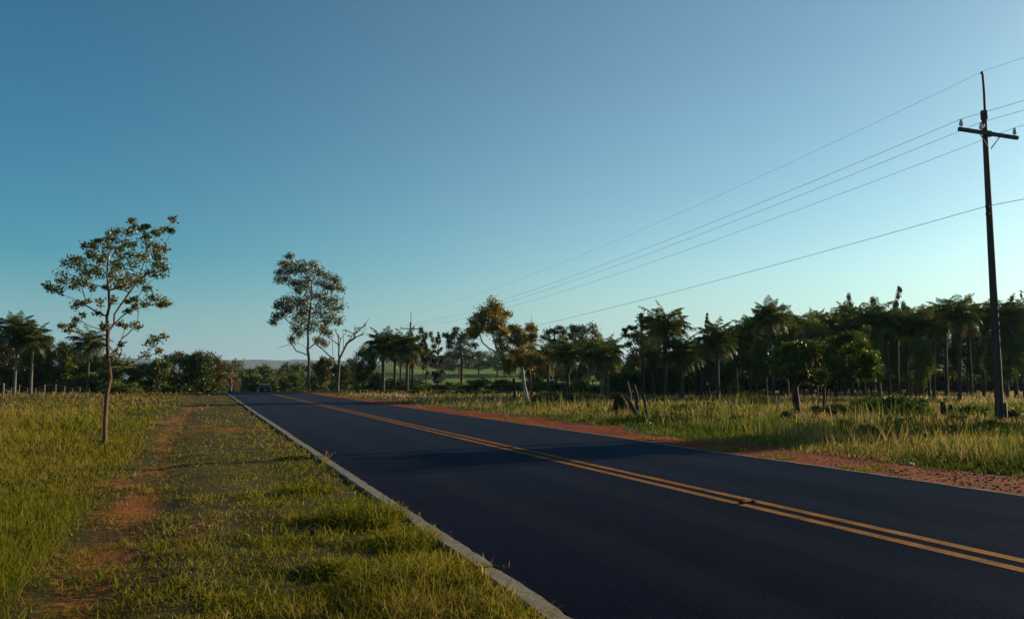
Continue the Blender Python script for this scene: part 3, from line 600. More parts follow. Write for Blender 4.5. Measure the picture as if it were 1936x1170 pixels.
tree('spire', 'pointed_tree', 1340, 70, 590, 36, 0, 'pointed grey tree rising like a spire at the left end of the grove', None)
def custom(zoom, ox, oy, D, trunk, cl, r0, mat, label, depth=2.0, ls=.26, lp=16):
    b0, built = px_tree(zoom, ox, oy, D, trunk, cl, depth, r0, n_twig=6, leaves_per=lp, lsize=ls, rmin=.02, spread=.42, leaf_kw=dict(asp=.55)); tag(place_tree('lobed_tree', b0, built, M['bark'], M[mat]), label, 'tree')
custom(4.18, 1160, 540, 66, [[(235,850),(232,700),(225,500),(220,300)]], [(215,230,20),(215,270,25),(160,330,20),(130,340,20),(95,350,18),(100,390,30),(150,400,35),(120,460,25),(180,380,35),(240,280,30),(230,330,40),(280,260,30),(290,320,40),(200,430,50),(260,400,50),(170,500,50),(240,480,50),(300,450,50),(200,560,50),(270,550,50),(320,540,40),(150,560,40)], .13, 'leaf_grey', 'grey tree with upright twiggy tips left of the lone round headed palm', 1.2, .17, 20)
custom(6.88, 1000, 590, 112, [[(350,960),(345,700),(340,500),(330,330)]], [(300,240,60),(250,280,50),(190,320,35),(260,340,50),(340,260,50),(330,420,60),(270,440,50),(410,200,40),(440,250,50),(430,320,60),(400,380,60),(440,430,50),(480,360,30),(380,460,50),(300,380,40)], .2, 'leaf_grey', 'left one of the two grey lobed trees above the middle pasture', 1.6, .26, 18)
custom(6.88, 1000, 590, 112, [[(680,960),(680,700),(685,500),(690,330)]], [(560,190,45),(540,300,40),(570,250,50),(620,230,50),(690,200,60),(730,260,60),(640,300,70),(700,340,70),(600,380,60),(660,430,70),(740,420,60),(800,380,60),(570,460,50),(820,200,60),(850,260,55),(880,320,50),(900,380,50),(860,430,60),(930,400,30),(640,480,50),(720,490,50),(800,470,50),(560,330,35)], .25, 'leaf_grey', 'right and wider one of the two grey lobed trees above the middle pasture', 1.8, .26, 20)
custom(4.18, 800, 540, 140, [[(310,760),(305,600),(295,480),(270,400)]], [(260,340,25),(250,380,25),(190,400,25),(170,390,20),(210,440,25),(220,480,30),(230,410,20),(300,400,40),(350,390,40),(330,440,50),(280,440,40),(300,500,60),(250,540,60),(350,520,60),(390,560,50),(200,550,40),(300,570,60),(400,470,30)], .25, 'leaf_grey', 'grey tree with twiggy upper lobes left of the leaning golden tree', 2.5, .36, 20)
tree('lobed', 'lobed_tree', 1236, 74, 610, 60, 1, 'dark dense tree behind the lone palm and its grey neighbour', None)
row('round', 'broadleaf_tree', [(1012,100,672,58,0),(1052,98,660,64,0),(1090,94,652,62,0),(1122,92,648,58,0),(1152,96,655,52,2),(1232,82,650,66,0),(1272,80,664,62,0),(1300,84,652,66,0),(1332,82,650,60,0),(1366,80,640,60,0),(1200,92,668,50,0)],
    'dark green tree along the middle pasture edge, # from the left', 'trees along the middle pasture')
row('bush', 'pasture_bush', [(905,104,712,70,0),(950,100,716,74,0),(985,96,716,70,0),(1025,92,716,66,0),(1060,92,720,60,0),(1100,90,716,70,0),(1130,88,722,50,0),(1170,86,700,90,0),(1215,84,696,90,0),(1250,84,706,80,0),(860,108,720,60,0),(820,108,722,60,0),(780,106,716,80,0),(742,102,712,70,0),(700,100,700,80,0)],
    'dark bush along the foot of the pasture, # from the left', 'bushes below the pasture', cat='shrub')
tree('round', 'broadleaf_tree', 688, 96, 650, 50, 0, 'dark rounded tree pressed against the left side of the roadside palms', None)
tree('round', 'broadleaf_tree', 655, 112, 680, 60, 0, 'ivy dark tree under the limbs of the bare dead tree', None)
tree('round', 'broadleaf_tree', 612, 116, 668, 46, 1, 'small dark tree between the tall gum trunk and the dead tree', None)
tree('lobed', 'lobed_tree', 806, 96, 624, 44, 0, 'grey green tree right of the far utility pole', None)
tree('spire', 'pointed_tree', 828, 90, 626, 38, 0, 'narrow tapering tree with a ragged tip right of the far pole', None)
row('round', 'meadow_tree', [(800,430,660,50,0),(835,420,668,46,0),(868,400,655,60,0),(905,430,662,52,0),(940,420,664,56,0),(975,440,660,50,0),(1015,430,668,52,0),(1165,300,676,40,0),(1186,420,682,30,0),(1190,260,698,60,0)],
    'far dark tree on the upper edge of the sunlit meadow, # from the left', 'trees above the meadow')
row('round', 'valley_tree', [(425,150,682,46,1),(447,185,682,40,0),(468,165,690,44,0),(492,190,686,46,0),(515,170,692,44,1),(538,185,686,48,0),(560,160,688,46,0),(585,180,684,50,0),(610,170,688,50,0),(640,165,690,54,0),(670,170,686,50,0),(437,135,706,40,1),(478,140,706,44,2),(512,140,708,40,2),(548,135,704,44,0),(600,140,706,44,0),(575,150,700,40,2)],
    'tree of the far road dip, # counting from the left', 'trees in the dip beyond the crest', sink=0)
row('round', 'wood_edge_tree', [(232,92,690,64,0),(268,96,688,62,0),(300,92,672,60,0),(335,98,664,74,1),(372,96,662,84,0),(398,100,676,60,1),(413,118,692,44,1)],
    'dark tree in the wood between young tree and road, # from the left', 'trees of the wood left of the road')
row('round', 'left_wood_tree', [(-40,95,640,80,0),(6,96,640,80,1),(48,100,634,84,0),(88,94,628,80,0),(120,92,645,74,2),(150,98,664,70,0),(190,94,672,66,2),(210,100,668,60,0)],
    'dark leafy tree at the far side of the left field, # from the left edge', 'trees at the far side of the left field')
row('bush', 'hedge_bush', [(20,92,690,100,0),(70,94,688,100,0),(120,92,694,100,0),(165,90,700,90,0),(212,86,716,60,1),(236,84,722,44,1),(252,86,722,30,2),(290,92,712,80,0),(335,94,710,80,0),(375,96,716,70,0),(400,98,720,60,0)],
    'shrub at the foot of the left woods, # from the left edge', 'shrubs along the left woods', cat='shrub')
# small sapling standing at the edge of the wood
tree('lobed', 'sapling', 300, 50, 694, 26, 2, 'thin small sapling in the grass before the big round wood tree', None)

# shrubs in the right verge and field
row('bush', 'verge_shrub', [(1625,36,746,80,1),(1665,35,742,74,0),(1705,34,740,84,0),(1735,33,750,64,1),(1590,33,756,60,0),(1550,33,764,52,0),(1490,31,772,50,1),(1845,33,760,80,1),(1915,30,768,74,1),(1810,29,785,54,1),(1870,26,800,60,0),(1430,48,750,64,0),(1340,44,758,54,1),(1290,40,766,46,0),(1275,34,785,40,1),(1700,27,785,64,1),(1230,34,778,44,0),(1520,26,808,60,0),(1600,27,800,50,1),(1640,24,822,60,0),(1775,24,815,70,0),(1400,30,786,50,0),(1455,28,795,44,1),(1330,32,782,44,0),(1900,22,835,70,0),(1050,44,766,40,0),(1000,47,762,36,1),(1110,40,772,40,0),(1100,58,742,60,0),(1130,60,744,50,1),(1065,56,744,60,0)],
    'low green shrub standing in the tall grass right of the road, # from the left', 'shrubs in the right verge', cat='shrub')
row('bush', 'crest_shrub', [(610,112,736,40,2),(650,108,734,50,0),(700,98,734,44,2),(740,92,736,44,1),(790,88,738,50,1),(830,88,738,50,2),(570,118,736,30,2),(880,86,740,50,1),(690,92,740,40,2),(930,84,740,50,1),(1050,70,738,60,1),(1160,66,742,50,2)],
    'low sunlit shrub along the crest right of the road, # from the left', 'shrubs along the crest', cat='shrub')
# tree just outside the right edge: its twigs show at the frame and its shadow crosses the road
for (px, D, top, wpx, lab) in [(2104,28.6,372,215,'dark roadside tree just beyond the right picture edge'),(2440,19,590,230,'low roadside tree beyond the right picture edge, nearer the camera')]:
    tree('round', 'roadside_tree', px, D, top, wpx, 0, lab, None)

# ------------------------------------------------------------------ utility poles and wires
PX, PY1 = 27.0, 20.4
def pole(base, label, first=None):
    root = empty('utility_pole', base); tag(root, label, 'utility pole', 'utility poles along the road')
    b = MB(); zz = np.linspace(-.9, 11.25, 14); b.tube(np.stack([zz*0, zz*0, zz], 1), .15-.0055*zz, 12); b.build('pole', M['pole_wood'], root)
    b = MB(); b.tube([(0.02, -.02, 10.6), (.03, -.03, 12.0), (.0, -.03, 12.75)], [.045, .045, .04], 8); b.lathe([(.02, 12.74), (.05, 12.76), (.05, 12.82), (.02, 12.86)], n=8); b.build('top_extension', M['galv'], root)
    b = MB(); b.box((0, -.15, 10.42), (3.05, .10, .13)); b.box((0, -.13, 10.42), (.24, .12, .2)); b.build('crossarm', M['pole_wood'], root, smooth=False)
    for s_ in (-1, 1):
        b = MB(); b.tube([(s_*.55, -.2, 10.38), (s_*.06, -.16, 9.85)], .018, 6); b.build('brace', M['galv'], root)
    for x_ in (-1.4, -.38, 1.38):
        b = MB(); b.lathe([(.015, 10.47), (.015, 10.54), (.055, 10.55), (.075, 10.60), (.06, 10.64), (.065, 10.68), (.04, 10.72), (.045, 10.76), (.02, 10.79)], c=(x_, -.15, 0), n=10); b.build('insulator', M['porcelain'], root)
    b = MB(); b.lathe([(.112, 11.0), (.125, 11.02), (.125, 11.3), (.11, 11.34)], n=10); b.box((-.12, -.02, 11.24), (.12, .05, .05)); b.box((-.1, -.02, 10.75), (.1, .08, .3)); b.build('band', M['galv'], root)
    for z_ in (7.68, 7.4):
        b = MB(); b.box((-.13, -.05, z_), (.12, .1, .09)); b.lathe([(.03, z_-.05), (.05, z_), (.03, z_+.05)], c=(-.19, -.05, 0), n=8); b.build('wire_clamp', M['galv'], root)
    return root
p1 = np.array([PX, PY1, float(hz(PX, PY1))]); p1 = gp(1891, 29.0); p1[2] += .34
r1 = pole(p1, 'near dark wooden utility pole with crossarm rising from the tall grass at right')
for s_ in (-1, 1):   # stub posts bracing the foot
    b = MB(); b.tube([(s_*.21, -.05, -.8), (s_*.2, -.05, .42+.06*s_)], [.085, .08], 8); b.build('stub_post', M['pole_wood'], r1)
D2 = 112.5; p2 = gp(775, D2); ptop = at(775, 590, D2)[2]; p2[2] = ptop-12.8
r2 = pole(p2, 'far small utility pole with crossarm behind the roadside palms')
def wire(x_, z_, sag, label, r_=.012, dy=-.15):
    pts = []
    A = p1+np.array([x_, dy, z_]); B = p2+np.array([x_, dy, z_])
    for t in np.linspace(0, 1, 40): pts.append(A+(B-A)*t-np.array([0, 0, 4*sag*t*(1-t)]))
    C = A+(A-B)*np.array([1, 1, 0])+np.array([0, 0, .5]); back = [A+(C-A)*t-np.array([0, 0, 4*sag*t*(1-t)]) for t in np.linspace(1, 0, 30)][:-1]
    b = MB(); b.tube(back+pts, r_, 4); tag(b.build('overhead_wire', M['wire']), label, 'wire', 'overhead wires between the utility poles')
wire(0, 12.84, 1.25, 'highest thin wire running from the very tip of the near pole', .005, -.03)
wire(-1.4, 10.8, 1.1, 'overhead wire from the left end of the near crossarm', .0075)
wire(-.38, 10.8, 1.1, 'overhead wire from the middle insulator of the near crossarm', .0075)
wire(1.38, 10.8, 1.1, 'overhead wire from the right end of the near crossarm', .0075)
wire(-.19, 7.68, .75, 'lowest overhead wire clamped halfway up the near pole', .010, -.05)

# ------------------------------------------------------------------ field furniture: mound, stumps, fence
def rough_lump(name, c, rx, ry, h, mat, seed, lean=(0, 0), n1=14, n2=10):
    rs = np.random.default_rng(seed); b = MB(); V = []; 
    for k in range(n2+1):
        t = k/n2; r_ = (1-t**3.2)**.5 if t < 1 else 0.02
        for q in range(n1):
            a_ = q*2*math.pi/n1; w_ = 1+rs.normal()*.06+.12*math.sin(3*a_+seed+t*4)
            V.append((math.cos(a_)*rx*r_*w_+lean[0]*t, math.sin(a_)*ry*r_*w_+lean[1]*t, h*t-.15+rs.normal()*.015))
    F_ = [(k*n1+q, k*n1+(q+1) % n1, (k+1)*n1+(q+1) % n1, (k+1)*n1+q) for k in range(n2) for q in range(n1)]
    b.add(V, [F_, [[n2*n1+q for q in range(n1)]]]); return b.build(name, mat, None, loc=c)
tag(rough_lump('termite_mound', gp(1172, 37), .36, .36, 1.1, M['mound'], 1), 'tall dark red termite mound beside the leaning charred stumps', 'termite mound')
tag(rough_lump('termite_mound', gp(1026, 52), .8, .7, .95, M['mound'], 2), 'wide low dark mound in the grass right of the pale leaning trunk', 'termite mound')
def stump(pts, D, r0, label, name='tree_stump'):
    P = [at(*q, D) for q in pts]; b0 = gp(pts[0][0], D); P[0] = np.array([b0[0], b0[1], b0[2]-.1]); o = np.array(b0); b = MB()
    b.tube([q-o for q in P], [r0*1.15]+[r0*(1-.2*k/len(P)) for k in range(1, len(P))], 9); tag(b.build(name, M['charred'], None, loc=b0), label, 'stump', 'charred stumps in the verge')
stump([(1193,785),(1190,745),(1185,722)], 38, .10, 'left charred stump leaning behind the termite mound')
stump([(1206,785),(1204,750),(1198,728)], 37.5, .10, 'right charred stump leaning behind the termite mound')
stump([(1215,805),(1202,780),(1186,752)], 33, .09, 'low charred log slanting up to the left beside the stumps', 'charred_log')
stump([(1222,800),(1221,770),(1216,745)], 34, .06, 'thin dark snag right of the leaning charred stumps')
stump([(1788,805),(1785,780),(1782,759)], 31, .12, 'taller of the two square black stumps left of the near pole')
stump([(1801,806),(1799,785),(1797,765)], 31.5, .09, 'shorter of the two black stumps left of the near pole')
stump([(974,765),(973,740),(971,715)], 56, .11, 'dark straight snag left of the pale leaning trunk')

# fence on the left
fence = empty('wire_fence', gp(5, 70)); tag(fence, 'old wire fence with thin pale posts across the left field', 'fence')
fb = np.array(fence.location); tops = []
for px, D, ty, r_ in [(5,68,724,.075),(20,69,732,.03),(35,70,727,.035),(50,71,733,.025),(66,72,733,.025),(83,73,726,.055),(104,75,726,.05),(121,77,729,.05),(136,78,733,.03),(150,80,731,.04),(168,82,734,.03),(-25,66,724,.06),(-60,64,724,.05)]:
    g = gp(px, D); t_ = at(px, ty, D); t_[0], t_[1] = g[0]+.03, g[1]; b = MB()
    b.tube([g-fb-[0, 0, .1], (g+t_)/2-fb+[.02, 0, 0], t_-fb], [r_, r_*.95, r_*.85], 7); b.build('fence_post', M['fence_wood'], fence); tops.append((px, g, t_))
tops.sort(key=lambda q: q[0])
for hgt in (.3, .62, .93):
    b = MB(); b.tube([q[1]+(q[2]-q[1])*hgt-fb for q in tops], .005, 4); b.build('fence_wire', M['wire'], fence)

# ------------------------------------------------------------------ rider and car near the crest
def mat_plain(name, c, rough=.6, metal=0): return surf(name, tuple(q*.85 for q in c), tuple(q*1.1 for q in c), 4, rough, 0, metal=metal)
MR = {'tyre': mat_plain('tyre', (.02, .02, .02), .9), 'frame': mat_plain('bike_frame', (.05, .05, .06), .3), 'skin': mat_plain('skin', (.22, .12, .075)), 'shirt': mat_plain('shirt', (.22, .04, .022), .9),
      'trousers': mat_plain('trousers', (.22, .21, .2), .9), 'hair': mat_plain('hair', (.015, .012, .01)), 'shoe': mat_plain('shoe', (.03, .03, .03)), 'paint': mat_plain('car_paint', (.018, .022, .035), .25), 'glass': mat_plain('car_glass', (.02, .025, .03), .08),
      'rim': mat_plain('rim', (.4, .4, .42), .35, .8), 'lamp': mat_plain('lamp_red', (.35, .02, .015), .25), 'plate': mat_plain('plate', (.6, .6, .58), .5)}
CD = 90.; cp = gp(411, CD); cp[2] = float(road_z(cp[1]))
cp[0] = max(cp[0], 2.75)
bike = empty('bicycle', cp); tag(bike, 'dark bicycle ridden along the left edge of the road at the crest', 'bicycle')
for y_ in (-.52, .52):
    b = MB(); t = np.linspace(0, 2*math.pi, 25); b.tube(np.stack([t*0, y_+.32*np.cos(t), .33+.32*np.sin(t)], 1), .022, 6, cap=False)
    for a_ in np.arange(0, 6.28, .785): b.tube([(0, y_, .33), (0, y_+.31*math.cos(a_), .33+.31*math.sin(a_))], .004, 3)
    b.build('wheel', MR['tyre'], bike)
b = MB()
for a_, c_ in [((0, -.52, .33), (0, -.2, .82)), ((0, -.52, .33), (0, -.05, .3)), ((0, -.05, .3), (0, -.2, .85)), ((0, -.05, .3), (0, .4, .8)), ((0, -.18, .78), (0, .38, .88)), ((0, .38, .95), (0, .52, .33))]: b.tube([a_, c_], .02, 6)
b.build('bike_frame', MR['frame'], bike)
b = MB(); b.tube([(-.28, .3, 1.0), (-.2, .38, 1.02), (.2, .38, 1.02), (.28, .3, 1.0)], .015, 6); b.build('handlebar', MR['frame'], bike)
b = MB(); b.tube([(0, -.34, .93), (0, -.2, .95), (0, -.05, .93)], [.08, .07, .02], 8); b.build('saddle', MR['shoe'], bike)
def skin_fig(name, J, E, mat, parent, rootj=0, loc=(0, 0, 0)):
    me = bpy.data.meshes.new(name); me.from_pydata([j[0] for j in J], E, []); o = link(name, me, parent, loc)
    sk = o.modifiers.new('skin', 'SKIN'); sv = me.skin_vertices[0].data if me.skin_vertices else None
    if sv is None:
        import bmesh; bm = bmesh.new(); bm.from_mesh(me); bm.verts.layers.skin.verify(); bm.to_mesh(me); bm.free(); sv = me.skin_vertices[0].data
    for k, j in enumerate(J): sv[k].radius = (j[1], j[1]*(j[2] if len(j) > 2 else 1)); sv[k].use_root = (k == rootj)
    o.modifiers.new('sub', 'SUBSURF').levels = 2; o.modifiers['sub'].render_levels = 2; me.materials.append(mat)
    dg = bpy.context.evaluated_depsgraph_get(); me2 = bpy.data.meshes.new_from_object(o.evaluated_get(dg)); me2.name = name
    o.modifiers.clear(); o.data = me2
    if not me2.materials: me2.materials.append(mat)
    for p_ in me2.polygons: p_.use_smooth = True
    return o
J = [((0, -.2, 1.0), .13), ((0, -.1, 1.2), .125), ((0, .02, 1.42), .14), ((0, .06, 1.53), .055), ((0, .09, 1.62), .085), ((0, .10, 1.72), .095), ((0, .10, 1.79), .06),
     ((-.18, .03, 1.42), .06), ((-.27, .15, 1.2), .045), ((-.25, .33, 1.05), .032), ((.18, .03, 1.42), .06), ((.27, .15, 1.2), .045), ((.25, .33, 1.05), .032),
     ((-.1, -.12, .95), .09), ((-.12, .22, .78), .06), ((-.1, .02, .42), .045), ((-.1, .0, .3), .035), ((-.1, .12, .25), .035),
     ((.1, -.12, .93), .09), ((.12, .16, .62), .06), ((.1, -.08, .26), .045), ((.1, -.1, .14), .035), ((.1, .03, .09), .035)]
E = [(0, 1), (1, 2), (2, 3), (3, 4), (4, 5), (5, 6), (2, 7), (7, 8), (8, 9), (2, 10), (10, 11), (11, 12), (0, 13), (13, 14), (14, 15), (15, 16), (16, 17), (0, 18), (18, 19), (19, 20), (20, 21), (21, 22)]
person = skin_fig('person', J, E, MR['skin'], None, loc=cp)
tag(person, 'person in an orange red shirt and pale trousers riding a bicycle at the road crest', 'person')
sj = [((0, -.2, 1.02), .15), ((0, -.1, 1.2), .15), ((0, .02, 1.42), .16), ((-.19, .03, 1.42), .08), ((-.27, .13, 1.24), .062), ((.19, .03, 1.42), .08), ((.27, .13, 1.24), .062), ((0, .05, 1.5), .07)]
skin_fig('shirt', sj, [(0, 1), (1, 2), (2, 3), (3, 4), (2, 5), (5, 6), (2, 7)], MR['shirt'], person)
tj = [((0, -.2, .99), .145)]+[(q[0], q[1]*1.3) for q in J[13:16]]+[(q[0], q[1]*1.3) for q in J[18:21]]
skin_fig('trousers', tj, [(0, 1), (1, 2), (2, 3), (0, 4), (4, 5), (5, 6)], MR['trousers'], person)
b = MB(); b.lathe([(.085, 1.70), (.108, 1.73), (.105, 1.79), (.075, 1.84), (.02, 1.86)], c=(0, .085, 0), n=12); b.build('hair', MR['hair'], person)
for s_ in (-1, 1):   # hands: palm, four fingers, thumb
    hj = [((s_*.25, .33, 1.05), .026), ((s_*.25, .38, 1.04), .03)]; he = [(0, 1)]
    for k in range(4):
        x_ = s_*.25+(k-1.5)*.018; n_ = len(hj); hj += [((x_, .41, 1.035), .009), ((x_, .425, 1.01), .008), ((x_, .405, .99), .007)]; he += [(1, n_), (n_, n_+1), (n_+1, n_+2)]
    n_ = len(hj); hj += [((s_*.21, .37, 1.03), .010), ((s_*.2, .39, 1.0), .009)]; he += [(1, n_), (n_, n_+1)]
    skin_fig('hand', hj, he, MR['skin'], person)
    b = MB(); q = J[17] if s_ < 0 else J[22]; y_, z_ = q[0][1], q[0][2]; b.tube([(s_*.1, y_-.14, z_+.02), (s_*.1, y_-.04, z_+.03), (s_*.1, y_+.08, z_), (s_*.1, y_+.12, z_-.01)], [.03, .05, .045, .02], 8); b.build('shoe', MR['shoe'], person)

cpos = np.array([8.3, 124., 0]); cpos[2] = float(road_z(cpos[1]))
car = empty('car', cpos); tag(car, 'dark car driving away just beyond the road crest', 'car')
pf = [(-2.1, .35), (-2.12, .8), (-2.0, 1.0), (-1.7, 1.08), (-1.25, 1.45), (-.3, 1.52), (.35, 1.42), (.95, 1.02), (1.8, .9), (2.05, .7), (2.08, .35), (1.7, .25), (-1.7, .25)]
b = MB(); V = []
for x_, s_ in ((-.86, 1), (-.80, 0), (.80, 0), (.86, 1)):
    for y_, z_ in pf:
        inset = .13*max(0, z_-1.0)/.5; xx = math.copysign(abs(x_)-inset, x_)
        V.append((xx, y_*(1 if s_ else 1.0)*(.985 if s_ else 1), z_*(1 if not s_ or z_ < .5 else .975)))
np_ = len(pf); b.add(V, [[(k*np_+q, k*np_+(q+1) % np_, (k+1)*np_+(q+1) % np_, (k+1)*np_+q) for k in range(3) for q in range(np_)], [list(range(np_))[::-1], [3*np_+q for q in range(np_)]]]); b.build('body', MR['paint'], car, smooth=False)
b = MB(); b.add([(-.66, -1.72, 1.12), (.66, -1.72, 1.12), (.58, -1.32, 1.42), (-.58, -1.32, 1.42)], [[(0, 1, 2, 3)]]); b.build('rear_window', MR['glass'], car, smooth=False)
b = MB(); b.add([(-.66, 1.0, 1.03), (.66, 1.0, 1.03), (.58, .42, 1.42), (-.58, .42, 1.42)], [[(3, 2, 1, 0)]]); b.build('windscreen', MR['glass'], car, smooth=False)
for s_ in (-1, 1):
    b = MB(); b.add([(s_*.868, -1.3, 1.06), (s_*.868, .8, 1.04), (s_*.765, .3, 1.38), (s_*.765, -1.0, 1.41)], [[(0, 1, 2, 3)]]); b.build('side_window', MR['glass'], car, smooth=False)
    b = MB(); b.box((s_*.68, -2.1, .86), (.26, .06, .16)); b.build('tail_light', MR['lamp'], car, smooth=False)
    b = MB(); b.box((s_*.95, .55, 1.05), (.18, .1, .12)); b.build('mirror', MR['paint'], car, smooth=False)
    for y_ in (-1.3, 1.3):
        b = MB(); t = np.linspace(0, 2*math.pi, 21); b.tube(np.stack([s_*.76+t*0, y_+.25*np.cos(t), .31+.25*np.sin(t)], 1), .075, 8, cap=False); o = b.build('wheel', MR['tyre'], car)
        b = MB(); b.tube([(s_*.78, y_, .31), (s_*.84, y_, .31)], [.2, .18], 14); b.build('rim', MR['rim'], o)
b = MB(); b.box((0, -2.13, .62), (.4, .02, .12)); b.build('number_plate', MR['plate'], car, smooth=False)
b = MB(); b.box((0, -2.12, .42), (1.6, .12, .18)); b.build('bumper', MR['tyre'], car, smooth=False)

# ------------------------------------------------------------------ small litter and clods
MR['litter'] = mat_plain('litter_white', (.38, .36, .37), .6)
def litter(px, py, s_, label, cat='litter', mat=None, name='litter', zoff=0):
    D = F*EYE/(py-HOR); g = at(px, py, D); g[2] = (0 if KL1 < g[0] < KR0 else hz1(g))+zoff; rs = np.random.default_rng(int(px)); b = MB(); n1 = 9; V = []
    for k in range(6):
        t = k/5; r_ = math.sin(max(.08, t)*math.pi*.93)
        for q in range(n1): a_ = q*6.283/n1; w_ = 1+rs.normal()*.22; V.append((math.cos(a_)*s_*r_*w_, math.sin(a_)*s_*.6*r_*w_, s_*.75*t+rs.normal()*s_*.06))
    b.add(V, [[(k*n1+q, k*n1+(q+1) % n1, (k+1)*n1+(q+1) % n1, (k+1)*n1+q) for k in range(5) for q in range(n1)], [[q for q in range(n1)][::-1], [5*n1+q for q in range(n1)]]])
    tag(b.build(name, mat or MR['litter'], None, False, g), label, cat)
litter(1722, 877, .08, 'crumpled pale plastic bag on the red dirt shoulder', name='plastic_bag')
litter(1228, 803, .08, 'small white rag caught at the edge of the tall grass', zoff=.1, name='rag')
litter(1405, 947, .075, 'small dark clod lying between the two yellow lines', 'clod', M['charred'], 'dirt_clod')
litter(1425, 944, .045, 'small pale crumb of stone beside the clod on the yellow lines', 'stone', M['clod'], 'stone')
def stones(name, N, sampler, smin, smax, mat):
    X, Y = sampler(N); Z = (hz(X, Y)); ico = np.array([(1, 0, 0), (-1, 0, 0), (0, 1, 0), (0, -1, 0), (0, 0, 1), (0, 0, -1)], float)
    s_ = rng.uniform(smin, smax, N)*rng.uniform(.4, 1, N); V = ico[None]*(1+rng.normal(size=(N, 6, 1))*.25)*s_[:, None, None]*np.array([1, 1, .6])
    a_ = rng.uniform(0, 6.28, N); ca, sa = np.cos(a_)[:, None], np.sin(a_)[:, None]; V = np.stack([V[..., 0]*ca-V[..., 1]*sa, V[..., 0]*sa+V[..., 1]*ca, V[..., 2]], -1)
    V += np.stack([X, Y, Z+.01], -1)[:, None]; f = np.array([(0, 2, 4), (2, 1, 4), (1, 3, 4), (3, 0, 4), (2, 0, 5), (1, 2, 5), (3, 1, 5), (0, 3, 5)])
    o = link(name, mesh(name, V.reshape(-1, 3), [(np.arange(N)[:, None, None]*6+f[None]).reshape(-1, 3)], mat, smooth=False)); return tag(o, kind='stuff')
def s_sh(N):
    d = 1/rng.uniform(1/60, 1/8, N); return 10.6+rng.beta(1.4, 1.4, N)*1.9, d
tag(stones('gravel', 3500, s_sh, .006, .04, M['clod']), 'loose red clods and gravel on the dirt shoulder', 'gravel')
def s_pa(N): d = 1/rng.uniform(1/30, 1/4., N); return -.9+rng.normal(size=N)*.5, d
tag(stones('gravel', 1500, s_pa, .004, .018, M['clod']), 'loose red crumbs on the worn foot track', 'gravel')

# ------------------------------------------------------------------ grass
def polar(N, u0, u1, d0, d1, power=1.):
    iv = rng.uniform(0, 1, N)**power*(1/d0-1/d1)+1/d1; D = 1/iv; u = rng.uniform(u0, u1, N)
    return D*HD[0]+u*D*RT[0], D*HD[1]+u*D*RT[1], D
def blades(X, Y, D, h, wd, tint, lean=.35, bend=.4, droop=.3, seeds=None):
    N = len(X); az = rng.uniform(0, 6.283, N); d = np.stack([np.cos(az), np.sin(az), 0*az], 1); fa = rng.uniform(0, 6.283, N); sv = np.stack([np.cos(fa), np.sin(fa), 0*fa], 1)*wd[:, None]*.5
    ln = np.abs(rng.normal(size=N))*lean; bd = np.abs(rng.normal(size=N))*bend
    B = np.stack([X, Y, hz(X, Y)-.01], 1); H_ = h[:, None]
    def pt(t): return B+d*H_*(np.sin(ln)*t+bd*t*t)[:, None]+UP*H_*(np.cos(ln)*t-droop*bd*t*t)[:, None]
    m1, m2, tp = pt(np.full(N, .45)), pt(np.full(N, .78)), pt(np.full(N, 1.))
    V = np.stack([B-sv, B+sv, m1+sv*.9, m1-sv*.9, m2+sv*.6, m2-sv*.6, tp], 1); b = np.arange(N)[:, None]*7
    q = np.concatenate([b+np.array([0, 1, 2, 3]), b+np.array([3, 2, 4, 5])]); t3 = b+np.array([5, 4, 6])
    return V.reshape(-1, 3), q, t3, np.repeat(tint, 7), tp
def grass_obj(name, parts, mat, label):
    Vs, qs, ts, tn, off = [], [], [], [], 0
    for V, q, t, ti in parts: Vs.append(V); qs.append(q+off); ts.append(t+off); tn.append(ti); off += len(V)
    o = link(name, mesh(name, np.concatenate(Vs), [np.concatenate(qs), np.concatenate(ts)], mat, {'tint': np.concatenate(tn)}, smooth=False)); return tag(o, label, 'grass', kind='stuff')
def seedheads(tp, size, tint, n_):
    idx = rng.choice(len(tp), min(n_, len(tp)), replace=False); C = tp[idx]; N = len(C); s_ = size(C); a_ = rng.uniform(0, 6.28, N); sv = np.stack([np.cos(a_), np.sin(a_), 0*a_], 1)*s_[:, None]*.10
    l_ = rng.normal(size=(N, 3))*.25; l_[:, 2] = 1; up = l_*s_[:, None]
    V = np.stack([C-up*.4-sv*.4, C-up*.4+sv*.4, C+sv, C-sv, C+up*.4+sv*.6, C+up*.4-sv*.6, C+up*.75], 1); b = np.arange(N)[:, None]*7
    return V.reshape(-1, 3), np.concatenate([b+np.array([0, 1, 2, 3]), b+np.array([3, 2, 4, 5])]), b+np.array([5, 4, 6]), np.repeat(np.clip(rng.normal(size=N)*.08+tint, 0, 1), 7)
